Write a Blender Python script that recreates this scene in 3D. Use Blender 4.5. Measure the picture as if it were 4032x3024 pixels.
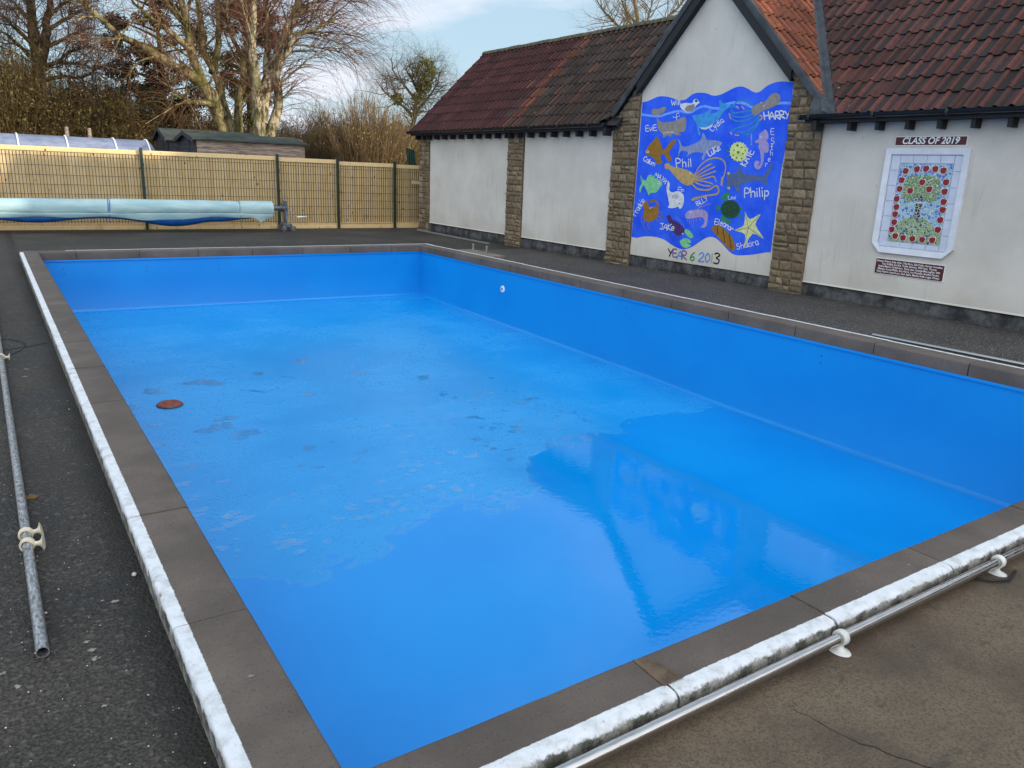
import bpy, bmesh, math, random
import numpy as np
from mathutils import Vector, Matrix, noise as mnoise

S = bpy.context.scene
for o in list(bpy.data.objects):
    bpy.data.objects.remove(o)
R = math.radians

# ------------------------------------------------------------------ camera
cam_d = bpy.data.cameras.new('camera')
cam = bpy.data.objects.new('camera', cam_d)
S.collection.objects.link(cam)
cam_d.sensor_fit = 'HORIZONTAL'
cam_d.sensor_width = 36.0
cam_d.lens = 27.2416
cam_d.clip_start = 0.05
cam_d.clip_end = 3000
_p, _r, _y = R(15.3185), R(2.29403), R(34.05682)
fw = Vector((math.sin(_y) * math.cos(_p), math.cos(_y) * math.cos(_p), -math.sin(_p)))
r0 = Vector((math.cos(_y), -math.sin(_y), 0))
u0 = r0.cross(fw)
rr = r0 * math.cos(_r) + u0 * math.sin(_r)
uu = -r0 * math.sin(_r) + u0 * math.cos(_r)
m = Matrix.Identity(4)
for i in range(3):
    m[i][0], m[i][1], m[i][2] = rr[i], uu[i], -fw[i]
m[2][3] = 1.55
cam.matrix_world = m
S.camera = cam

# ------------------------------------------------------------------ light
SUN_EL, SUN_AZ = 13.5, 140.0          # azimuth clockwise from +Y
w = bpy.data.worlds.new('World')
S.world = w
w.use_nodes = True
nt = w.node_tree
nt.nodes.clear()
def wn(t, **k):
    n = nt.nodes.new(t)
    for a, b in k.items():
        setattr(n, a, b)
    return n
sky = wn('ShaderNodeTexSky', sky_type='NISHITA', sun_disc=False, sun_elevation=R(SUN_EL), sun_rotation=R(SUN_AZ), altitude=80, air_density=1.0, dust_density=1.2, ozone_density=1.0)
tc = wn('ShaderNodeTexCoord')
sep = wn('ShaderNodeSeparateXYZ')
nt.links.new(tc.outputs['Generated'], sep.inputs[0])
def wm(op, a, b):
    n = wn('ShaderNodeMath', operation=op)
    for i, v in enumerate((a, b)):
        if isinstance(v, (int, float)):
            n.inputs[i].default_value = v
        else:
            nt.links.new(v, n.inputs[i])
    return n.outputs[0]
zz = wm('ADD', wm('MAXIMUM', sep.outputs[2], 0.0), 0.16)
comb = wn('ShaderNodeCombineXYZ')
nt.links.new(wm('DIVIDE', sep.outputs[0], zz), comb.inputs[0])
nt.links.new(wm('DIVIDE', sep.outputs[1], zz), comb.inputs[1])
def cloud(scale, lo, hi, detail, off):
    mp = wn('ShaderNodeMapping')
    mp.inputs['Location'].default_value = off
    mp.inputs['Scale'].default_value = (1, 1.0, 1)
    nt.links.new(comb.outputs[0], mp.inputs[0])
    n = wn('ShaderNodeTexNoise')
    n.inputs['Scale'].default_value = scale
    n.inputs['Detail'].default_value = detail
    n.inputs['Roughness'].default_value = 0.55
    n.inputs['Distortion'].default_value = 0.3
    nt.links.new(mp.outputs[0], n.inputs[0])
    r = wn('ShaderNodeMapRange', interpolation_type='SMOOTHSTEP')
    r.inputs[1].default_value = lo
    r.inputs[2].default_value = hi
    nt.links.new(n.outputs[0], r.inputs[0])
    return r.outputs[0]
veil = wn('ShaderNodeMix', data_type='RGBA')
veil.inputs[0].default_value = 0.62
nt.links.new(sky.outputs[0], veil.inputs[6])
veil.inputs[7].default_value = (4.5, 6.3, 7.8, 1)
mx = wn('ShaderNodeMix', data_type='RGBA')
nt.links.new(wm('MULTIPLY', cloud(0.8, 0.46, 0.62, 7, (3.1, 0.4, 0)), 0.9), mx.inputs[0])
nt.links.new(veil.outputs[2], mx.inputs[6])
mx.inputs[7].default_value = (6.5, 6.75, 7.5, 1)
bg = wn('ShaderNodeBackground')
bg.inputs['Strength'].default_value = 0.1
# unseen sky glow added overhead and behind the camera to brighten render and fence
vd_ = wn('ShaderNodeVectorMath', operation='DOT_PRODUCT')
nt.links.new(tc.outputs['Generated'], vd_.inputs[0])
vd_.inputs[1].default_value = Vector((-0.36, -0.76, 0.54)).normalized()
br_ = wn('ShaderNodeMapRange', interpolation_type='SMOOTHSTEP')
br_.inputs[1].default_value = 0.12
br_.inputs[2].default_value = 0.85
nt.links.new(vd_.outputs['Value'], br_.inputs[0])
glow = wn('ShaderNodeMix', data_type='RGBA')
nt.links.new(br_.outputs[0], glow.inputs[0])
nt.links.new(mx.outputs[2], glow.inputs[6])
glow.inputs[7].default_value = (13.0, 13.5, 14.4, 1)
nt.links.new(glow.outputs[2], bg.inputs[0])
out = wn('ShaderNodeOutputWorld')
nt.links.new(bg.outputs[0], out.inputs[0])

sd = bpy.data.lights.new('sun', 'SUN')
sd.energy = 3.2
sd.angle = R(1.0)
sd.color = (1.0, 0.86, 0.66)
sun = bpy.data.objects.new('sun', sd)
S.collection.objects.link(sun)
to_sun = Vector((math.sin(R(SUN_AZ)) * math.cos(R(SUN_EL)), math.cos(R(SUN_AZ)) * math.cos(R(SUN_EL)), math.sin(R(SUN_EL))))
sun.rotation_euler = to_sun.to_track_quat('Z', 'Y').to_euler()

S.view_settings.view_transform = 'Standard'
S.view_settings.look = 'None'
S.view_settings.exposure = 0.52
S.view_settings.gamma = 1.0
# ------------------------------------------------------------------ helpers
def lin(r, g, b):
    f = lambda c: (c / 255 / 12.92) if c <= 10 else ((c / 255 + 0.055) / 1.055) ** 2.4
    return (f(r), f(g), f(b), 1.0)

class N:
    """small wrapper round a material's node tree"""
    def __init__(s, name, rough=0.6, color=(0.5, 0.5, 0.5, 1), metal=0.0, spec=0.5):
        s.m = bpy.data.materials.new(name)
        s.m.use_nodes = True
        s.t = s.m.node_tree
        s.b = s.t.nodes['Principled BSDF']
        s.b.inputs['Roughness'].default_value = rough
        s.b.inputs['Base Color'].default_value = color
        s.b.inputs['Metallic'].default_value = metal
        s.b.inputs['Specular IOR Level'].default_value = spec
    def n(s, t, **k):
        q = s.t.nodes.new(t)
        for a, b in k.items():
            setattr(q, a, b)
        return q
    def l(s, a, b):
        s.t.links.new(a, b)
    def set(s, sock, v):
        if hasattr(v, 'is_linked'):
            s.l(v, sock)
        else:
            sock.default_value = v
    def geo(s):
        return s.n('ShaderNodeNewGeometry')
    def pos(s, scale=(1, 1, 1), obj=False):
        src = s.n('ShaderNodeTexCoord').outputs['Object'] if obj else s.geo().outputs['Position']
        mp = s.n('ShaderNodeMapping')
        mp.inputs['Scale'].default_value = scale
        s.l(src, mp.inputs[0])
        return mp.outputs[0]
    def noise(s, vec, scale, detail=4, rough=0.55, dist=0.0, col=False):
        q = s.n('ShaderNodeTexNoise')
        q.inputs['Scale'].default_value = scale
        q.inputs['Detail'].default_value = detail
        q.inputs['Roughness'].default_value = rough
        q.inputs['Distortion'].default_value = dist
        s.l(vec, q.inputs[0])
        return q.outputs[1 if col else 0]
    def vor(s, vec, scale, feature='F1', out='Distance', rnd=1.0):
        q = s.n('ShaderNodeTexVoronoi', feature=feature)
        q.inputs['Scale'].default_value = scale
        q.inputs['Randomness'].default_value = rnd
        s.l(vec, q.inputs['Vector'])
        return q.outputs[out]
    def math(s, op, a, b=0.0, clamp=False):
        q = s.n('ShaderNodeMath', operation=op, use_clamp=clamp)
        s.set(q.inputs[0], a)
        s.set(q.inputs[1], b)
        return q.outputs[0]
    def rng(s, v, a, b, c=0.0, d=1.0, smooth=True):
        q = s.n('ShaderNodeMapRange', interpolation_type='SMOOTHSTEP' if smooth else 'LINEAR')
        s.l(v, q.inputs[0])
        for i, x in zip((1, 2, 3, 4), (a, b, c, d)):
            q.inputs[i].default_value = x
        return q.outputs[0]
    def mix(s, f, a, b, mode='MIX'):
        q = s.n('ShaderNodeMix', data_type='RGBA', blend_type=mode)
        s.set(q.inputs[0], f)
        s.set(q.inputs[6], a)
        s.set(q.inputs[7], b)
        return q.outputs[2]
    def sepxyz(s, v):
        q = s.n('ShaderNodeSeparateXYZ')
        s.l(v, q.inputs[0])
        return q.outputs
    def attr(s, name='col'):
        return s.n('ShaderNodeAttribute', attribute_name=name).outputs['Color']
    def island(s):
        return s.geo().outputs['Random Per Island']
    def bump(s, h, strength=0.3, dist=0.01, prev=None):
        q = s.n('ShaderNodeBump')
        q.inputs['Strength'].default_value = strength
        q.inputs['Distance'].default_value = dist
        s.l(h, q.inputs['Height'])
        if prev is not None:
            s.l(prev, q.inputs['Normal'])
        s.l(q.outputs[0], s.b.inputs['Normal'])
        return q.outputs[0]
    def col(s, v):
        s.set(s.b.inputs['Base Color'], v)
    def rough(s, v):
        s.set(s.b.inputs['Roughness'], v)

def simple(name, rgb, rough=0.6, metal=0.0, var=0.12, scale=8.0, bump=0.0, bscale=60.0, spec=0.5):
    q = N(name, rough, lin(*rgb), metal, spec)
    c = lin(*rgb)
    v = q.noise(q.pos(), scale, 5)
    d = tuple(x * (1 - var * 1.6) for x in c[:3]) + (1,)
    h = tuple(min(1, x * (1 + var)) for x in c[:3]) + (1,)
    q.col(q.mix(q.rng(v, 0.3, 0.7), d, h))
    if bump:
        q.bump(q.noise(q.pos(), bscale, 4), bump, 0.01)
    return q.m

class MB:
    """collects polygons with an optional colour and material slot per face"""
    def __init__(s):
        s.v, s.f, s.c, s.mi = [], [], [], []
    def face(s, pts, col=None, mi=0):
        k = len(s.v)
        s.v += [tuple(p) for p in pts]
        s.f.append(tuple(range(k, k + len(pts))))
        s.c.append(col)
        s.mi.append(mi)
    def mesh(s, verts, faces, col=None, mi=0):
        k = len(s.v)
        s.v += [tuple(p) for p in verts]
        for f in faces:
            s.f.append(tuple(k + i for i in f))
            s.c.append(col)
            s.mi.append(mi)
    def box(s, x0, x1, y0, y1, z0, z1, col=None, bev=0.0, mi=0):
        if bev <= 0:
            v = [(x, y, z) for x in (x0, x1) for y in (y0, y1) for z in (z0, z1)]
            s.mesh(v, [(0, 1, 3, 2), (4, 6, 7, 5), (0, 4, 5, 1), (2, 3, 7, 6), (0, 2, 6, 4), (1, 5, 7, 3)], col, mi)
            return
        b = min(bev, (x1 - x0) / 2.2, (y1 - y0) / 2.2, (z1 - z0) / 2.2)
        bm = bmesh.new()
        vs = [bm.verts.new((x, y, z)) for x in (x0, x1) for y in (y0, y1) for z in (z0, z1)]
        for f in [(0, 1, 3, 2), (4, 6, 7, 5), (0, 4, 5, 1), (2, 3, 7, 6), (0, 2, 6, 4), (1, 5, 7, 3)]:
            bm.faces.new([vs[i] for i in f])
        bmesh.ops.bevel(bm, geom=bm.edges[:], offset=b, segments=2, profile=0.5, affect='EDGES')
        bm.verts.index_update()
        s.mesh([q.co[:] for q in bm.verts], [[q.index for q in f.verts] for f in bm.faces], col, mi)
        bm.free()
    def tube(s, pts, rad, sides=8, col=None, cap=True, mi=0):
        pts = [Vector(p) for p in pts]
        n = len(pts)
        if not hasattr(rad, '__len__'):
            rad = [rad] * n
        ring = []
        up = None
        for i, p in enumerate(pts):
            t = (pts[min(n - 1, i + 1)] - pts[max(0, i - 1)]).normalized()
            if up is None:
                a = Vector((0, 0, 1)) if abs(t.z) < 0.9 else Vector((1, 0, 0))
                up = (a - t * a.dot(t)).normalized()
            else:
                up = (up - t * up.dot(t)).normalized()
            b = t.cross(up)
            ring += [p + (up * math.cos(2 * math.pi * j / sides) + b * math.sin(2 * math.pi * j / sides)) * rad[i] for j in range(sides)]
        f = []
        for i in range(n - 1):
            for j in range(sides):
                k = (j + 1) % sides
                f.append((i * sides + j, i * sides + k, (i + 1) * sides + k, (i + 1) * sides + j))
        if cap:
            f.append(tuple(range(sides))[::-1])
            f.append(tuple((n - 1) * sides + j for j in range(sides)))
        s.mesh(ring, f, col, mi)
    def lathe(s, prof, center, axis='z', seg=32, col=None, mi=0):
        v, f = [], []
        n = len(prof)
        for i in range(seg):
            a = 2 * math.pi * i / seg
            for r, h in prof:
                if axis == 'z':
                    p = (r * math.cos(a), r * math.sin(a), h)
                elif axis == 'x':
                    p = (h, r * math.cos(a), r * math.sin(a))
                else:
                    p = (r * math.cos(a), h, r * math.sin(a))
                v.append((p[0] + center[0], p[1] + center[1], p[2] + center[2]))
        for i in range(seg):
            k = (i + 1) % seg
            for j in range(n - 1):
                f.append((i * n + j, k * n + j, k * n + j + 1, i * n + j + 1))
        s.mesh(v, f, col, mi)
    def build(s, name, mats, parent=None, smooth=False, loc=None, auto=None, recalc=True):
        me = bpy.data.meshes.new(name)
        me.from_pydata(s.v, [], s.f)
        if not isinstance(mats, (list, tuple)):
            mats = [mats]
        for q in mats:
            me.materials.append(q)
        if any(s.mi):
            me.polygons.foreach_set('material_index', s.mi)
        if any(c is not None for c in s.c):
            at = me.color_attributes.new('col', 'FLOAT_COLOR', 'CORNER')
            buf = []
            for c, f in zip(s.c, s.f):
                c = c or (1, 1, 1, 1)
                buf += list(c) * len(f)
            at.data.foreach_set('color', buf)
        bm = bmesh.new()
        bm.from_mesh(me)
        if recalc:
            bmesh.ops.recalc_face_normals(bm, faces=bm.faces[:])
        bm.to_mesh(me)
        bm.free()
        if smooth or auto:
            me.polygons.foreach_set('use_smooth', [True] * len(me.polygons))
            if auto:
                me.set_sharp_from_angle(angle=R(auto))
        return link(name, me, parent, loc)

def link(name, me, parent=None, loc=None):
    o = bpy.data.objects.new(name, me)
    S.collection.objects.link(o)
    if parent is not None:
        o.parent = parent
    if loc is not None:
        o.location = loc
    return o

def tag(o, label=None, cat=None, group=None, kind=None):
    if label: o['label'] = label
    if cat: o['category'] = cat
    if group: o['group'] = group
    if kind: o['kind'] = kind
    return o

def empty(name, loc=(0, 0, 0), rz=0.0):
    o = bpy.data.objects.new(name, None)
    o.empty_display_size = 0.2
    S.collection.objects.link(o)
    o.location = loc
    o.rotation_euler = (0, 0, rz)
    return o

class NB:
    """numpy builder for very many tubes and leaf quads"""
    def __init__(s):
        s.V, s.Q, s.k = [], [], 0
    def quads(s, v, q):
        s.V.append(v.astype(np.float32))
        s.Q.append((q + s.k).astype(np.int32))
        s.k += len(v)
    def tubes(s, P, rad, sides=3):
        n, K, _ = P.shape
        T = np.gradient(P, axis=1)
        T /= np.linalg.norm(T, axis=2, keepdims=True) + 1e-9
        ref = np.where(np.abs(T[:, :1, 2:3]) < 0.85, np.array([0, 0, 1.0]), np.array([1.0, 0, 0]))
        ref = np.broadcast_to(ref, T.shape)
        A = np.cross(T, ref)
        A /= np.linalg.norm(A, axis=2, keepdims=True) + 1e-9
        B = np.cross(T, A)
        an = np.arange(sides) * 2 * np.pi / sides
        ring = P[:, :, None, :] + rad[:, :, None, None] * (A[:, :, None, :] * np.cos(an)[None, None, :, None] + B[:, :, None, :] * np.sin(an)[None, None, :, None])
        v = ring.reshape(-1, 3)
        i = np.arange(n)[:, None, None] * (K * sides) + np.arange(K - 1)[None, :, None] * sides
        j = np.arange(sides)[None, None, :]
        a, b = i + j, i + (j + 1) % sides
        q = np.stack([a, b, b + sides, a + sides], -1).reshape(-1, 4)
        s.quads(v, q)
    def blades(s, C, D, L, W, rng):
        """thin leaf-like quads at C along D"""
        D = D / (np.linalg.norm(D, axis=1, keepdims=True) + 1e-9)
        Rn = rng.normal(size=C.shape)
        X = np.cross(D, Rn)
        X /= np.linalg.norm(X, axis=1, keepdims=True) + 1e-9
        L, W = L[:, None], W[:, None]
        v = np.stack([C - X * W * .4, C + D * L * .5 - X * W, C + D * L, C + D * L * .5 + X * W], 1).reshape(-1, 3)
        q = np.arange(len(C) * 4).reshape(-1, 4)
        s.quads(v, q)
    def build(s, name, mat_, parent=None, smooth=True):
        V, Q = np.concatenate(s.V), np.concatenate(s.Q)
        me = bpy.data.meshes.new(name)
        me.vertices.add(len(V))
        me.vertices.foreach_set('co', V.ravel())
        me.loops.add(Q.size)
        me.loops.foreach_set('vertex_index', Q.ravel())
        me.polygons.add(len(Q))
        me.polygons.foreach_set('loop_start', np.arange(0, Q.size, 4, dtype=np.int32))
        me.update(calc_edges=True)
        me.validate()
        if smooth:
            me.polygons.foreach_set('use_smooth', [True] * len(me.polygons))
        me.materials.append(mat_)
        return link(name, me, parent)

def deck_z(x, y):
    return -0.092 - 0.004 * max(0.0, y)
# ---- traced data, metres or millimetres in the scene
BLUE=[[11439,2889],[11294,2902],[11084,2956],[10945,2967],[10734,2938],[10524,2881],[10358,2880],[10206,2956],[10082,2978],[9892,2961],[9732,2915],[9582,2916],[9440,2958],[9274,3012],[9134,3021],[9017,2986],[8870,2920],[8761,2920],[8639,2994],[8490,3039],[8337,3045],[8145,3019],[8109,2636],[8124,2174],[8162,1763],[8174,1260],[8167,875],[8170,461],[8276,446],[8490,394],[8740,350],[8916,349],[9043,405],[9210,517],[9375,590],[9530,577],[9679,497],[9828,398],[9986,334],[10154,317],[10368,370],[10554,441],[10812,473],[11108,455],[11295,413],[11452,417],[11445,1194],[11439,2105]]
NAMES=[["Will",20,[[[10689,2883],[10651,2800],[10631,2857],[10597,2799],[10582,2880]],[[10546,2849],[10539,2799]],[[10548,2870],[10549,2876]],[[10513,2882],[10500,2799]],[[10488,2877],[10462,2799]]]],["EviE",19,[[[11220,2467],[11291,2469],[11281,2374],[11202,2372]],[[11286,2421],[11222,2420]],[[11190,2429],[11158,2376],[11135,2428]],[[11110,2432],[11098,2379]],[[11115,2455],[11117,2461]],[[11020,2474],[11089,2473],[11069,2380],[10993,2382]],[[11079,2426],[11017,2428]]]],["Lydia",17,[[[9748,2403],[9657,2340],[9619,2369]],[[9653,2421],[9588,2397]],[[9616,2446],[9555,2358]],[[9546,2466],[9572,2462],[9566,2432],[9530,2418],[9519,2441]],[[9582,2502],[9504,2432]],[[9528,2490],[9482,2448]],[[9547,2507],[9553,2512]],[[9470,2525],[9495,2516],[9490,2491],[9456,2471],[9439,2481],[9447,2505],[9470,2525],[9421,2485]]]],["HARRY",25,[[[8595,2495],[8632,2608]],[[8503,2502],[8540,2615]],[[8614,2551],[8521,2558]],[[8495,2496],[8479,2601],[8404,2501]],[[8488,2536],[8433,2539]],[[8389,2497],[8402,2609],[8344,2602],[8325,2577],[8339,2552],[8395,2551],[8304,2492]],[[8298,2498],[8328,2611],[8271,2609],[8248,2585],[8258,2559],[8313,2552],[8214,2502]],[[8231,2607],[8177,2553]],[[8144,2607],[8181,2499]]]],["Callum",18,[[[11195,1897],[11219,1918],[11265,1902],[11283,1869],[11264,1836],[11227,1837]],[[11137,1850],[11165,1865],[11200,1853],[11210,1821],[11185,1813],[11153,1827],[11137,1850],[11167,1802]],[[11105,1871],[11159,1800]],[[11095,1867],[11138,1794]],[[11101,1833],[11117,1796],[11096,1782],[11069,1792],[11054,1821]],[[11066,1799],[11074,1776]],[[11039,1818],[11065,1771]],[[11045,1806],[11015,1811],[11006,1795],[11026,1760]],[[11006,1795],[10977,1800],[10966,1783],[10986,1748]]]],["Phil",26,[[[10408,1742],[10451,1881],[10371,1885],[10332,1857],[10351,1819],[10428,1804]],[[10292,1880],[10263,1748]],[[10276,1807],[10234,1830],[10198,1812],[10185,1753]],[[10135,1834],[10127,1753]],[[10139,1868],[10140,1877]],[[10097,1890],[10067,1756]]]],["LuKe",24,[[[9731,2014],[9663,1936],[9612,1957]],[[9639,2012],[9604,1973],[9576,1973],[9570,1996],[9595,2027]],[[9577,2004],[9555,1981]],[[9546,1989],[9620,2077]],[[9558,2101],[9579,2028],[9479,2016]],[[9501,2048],[9466,2075],[9492,2088],[9514,2079],[9506,2049],[9465,2029],[9440,2051]]]],["KATE",22,[[[8865,1777],[8983,1821]],[[8956,1868],[8918,1797],[8837,1828]],[[8830,1837],[8927,1902],[8804,1893]],[[8866,1862],[8851,1896]],[[8913,1949],[8885,2003]],[[8899,1976],[8776,1931]],[[8851,2051],[8874,2007],[8754,1963],[8730,2011]],[[8814,1985],[8794,2024]]]],["MAYA",19,[[[10961,1560],[10912,1629],[10902,1577],[10847,1611],[10874,1536]],[[10867,1539],[10790,1592],[10800,1517]],[[10837,1559],[10797,1545]],[[10723,1570],[10728,1525]],[[10666,1538],[10772,1502]],[[10726,1476],[10622,1509],[10671,1438]],[[10686,1489],[10653,1466]]]],["Fin",15,[[[10261,1394],[10323,1394],[10318,1313]],[[10321,1355],[10273,1355]],[[10251,1365],[10239,1317]],[[10256,1385],[10258,1391]],[[10231,1362],[10220,1318]],[[10228,1349],[10208,1364],[10187,1355],[10179,1321]]]],["Frankie",17,[[[11469,915],[11511,864],[11374,816]],[[11445,841],[11413,880]],[[11412,902],[11328,876]],[[11384,893],[11399,919],[11377,931]],[[11341,982],[11364,963],[11345,937],[11296,928],[11282,945],[11304,969],[11341,982],[11265,957]],[[11332,992],[11257,968]],[[11310,985],[11319,1010],[11289,1019],[11234,1002]],[[11347,1052],[11221,1015]],[[11275,1071],[11252,1024],[11198,1051]],[[11261,1099],[11180,1068]],[[11294,1111],[11304,1115]],[[11206,1098],[11192,1133],[11223,1135],[11236,1119],[11211,1097],[11164,1095],[11155,1122]]]],["BiLLY",15,[[[9825,1094],[9877,1161],[9838,1172],[9821,1157],[9852,1129],[9803,1142],[9783,1124],[9798,1105],[9825,1094]],[[9794,1162],[9759,1127]],[[9808,1177],[9812,1182]],[[9803,1200],[9744,1134],[9700,1155]],[[9750,1221],[9692,1159],[9651,1180]],[[9708,1247],[9648,1231]],[[9655,1278],[9624,1194]]]],["JAKe",20,[[[10690,729],[10615,734]],[[10645,732],[10634,643],[10662,625],[10694,639]],[[10610,624],[10552,722],[10511,622]],[[10587,662],[10528,660]],[[10499,627],[10493,737]],[[10407,736],[10496,676],[10405,626]],[[10399,663],[10339,669],[10349,693],[10379,695],[10402,666],[10385,631],[10339,637]]]],["Lexi",12,[[[9162,1298],[9146,1241],[9108,1246]],[[9098,1265],[9067,1272],[9076,1285],[9092,1284],[9100,1266],[9085,1247],[9062,1254]],[[9054,1283],[9017,1252]],[[9025,1286],[9046,1249]],[[9001,1288],[8998,1252]],[[9002,1304],[9002,1308]]]],["Philip",24,[[[8815,1288],[8831,1432],[8757,1429],[8726,1398],[8749,1362],[8822,1353]],[[8716,1447],[8683,1300]],[[8698,1366],[8656,1392],[8619,1373],[8605,1307]],[[8579,1393],[8561,1311]],[[8587,1428],[8589,1437]],[[8541,1449],[8509,1316]],[[8479,1410],[8457,1320]],[[8488,1448],[8491,1458]],[[8427,1410],[8411,1273]],[[8425,1395],[8382,1413],[8345,1376],[8372,1329],[8419,1341]]]],["Eleanor",18,[[[9323,900],[9382,904],[9391,814],[9325,810]],[[9387,859],[9333,855]],[[9294,897],[9304,809]],[[9271,835],[9220,829],[9220,851],[9244,859],[9272,838],[9269,804],[9231,801]],[[9144,834],[9172,846],[9203,829],[9206,795],[9182,789],[9155,807],[9144,834],[9164,780]],[[9125,827],[9157,777]],[[9134,812],[9100,817],[9089,797],[9113,760]],[[9042,796],[9077,785],[9083,752],[9054,747],[9030,769],[9042,796]],[[9004,780],[9043,733]],[[9017,765],[8986,771],[8974,756]]]],["Shakira",16,[[[8822,530],[8851,536],[8871,510],[8848,491],[8810,493],[8793,473],[8812,446],[8846,448]],[[8795,554],[8759,461]],[[8775,503],[8751,524],[8726,515],[8709,473]],[[8665,553],[8697,549],[8706,519],[8681,489],[8657,497],[8651,526],[8665,553],[8635,499]],[[8659,591],[8622,501]],[[8599,567],[8631,523],[8574,513]],[[8580,573],[8551,522]],[[8593,594],[8596,600]],[[8554,581],[8526,528]],[[8544,563],[8534,588],[8511,587]],[[8444,614],[8475,610],[8485,581],[8461,552],[8438,559],[8432,587],[8444,614],[8417,560]]]],["Esther",13,[[[8394,2354],[8449,2356],[8439,2270],[8378,2268]],[[8444,2313],[8394,2311]],[[8371,2207],[8398,2221],[8424,2201],[8408,2178],[8370,2169],[8360,2145],[8386,2125],[8418,2136]],[[8396,2119],[8388,2041],[8369,2038]],[[8413,2092],[8374,2090]],[[8415,2031],[8400,1952]],[[8407,1988],[8384,2000],[8365,1989],[8358,1953]],[[8434,1889],[8395,1892],[8403,1909],[8423,1911],[8436,1891],[8422,1865],[8393,1868]],[[8472,1834],[8470,1783]],[[8472,1817],[8453,1833],[8434,1825]]]],["spout",16,[[[10514,2551],[10534,2628],[10511,2657],[10468,2661]],[[10570,2590],[10487,2603]],[[10608,2600],[10587,2590]],[[10469,2619],[10448,2607]]]],["dots",6,[[[8818,2282],[8832,2270],[8810,2265]],[[8813,2253],[8828,2240],[8805,2235]],[[8809,2223],[8824,2210],[8801,2206]],[[8804,2193],[8819,2180],[8796,2176]],[[8800,2163],[8815,2151],[8792,2146]],[[8795,2133],[8810,2121],[8787,2116]]]]]
YEAR=[["black",28,[[[10436,286],[10376,224]],[[10318,292],[10396,157]]]],["purple",28,[[[10224,297],[10314,289],[10299,159],[10200,169]],[[10307,224],[10226,232]]]],["blue",28,[[[10205,135],[10126,278],[10068,135]],[[10174,189],[10092,189]]]],["purple",28,[[[10082,138],[10081,286],[10000,284],[9977,252],[10001,218],[10081,209],[9962,143]]]],["green",28,[[[9787,289],[9850,237],[9876,175],[9831,138],[9779,170],[9799,212],[9861,190]]]],["blue",28,[[[9670,265],[9622,306],[9569,275],[9592,227],[9679,148],[9551,156]]]],["blue",28,[[[9475,305],[9519,258],[9519,198],[9474,154],[9429,201],[9429,261],[9475,305]]]],["tan",28,[[[9377,306],[9375,159]]]],["black",28,[[[9316,313],[9256,334],[9207,295],[9278,250],[9206,216],[9241,154],[9325,161]]]]]
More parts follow.
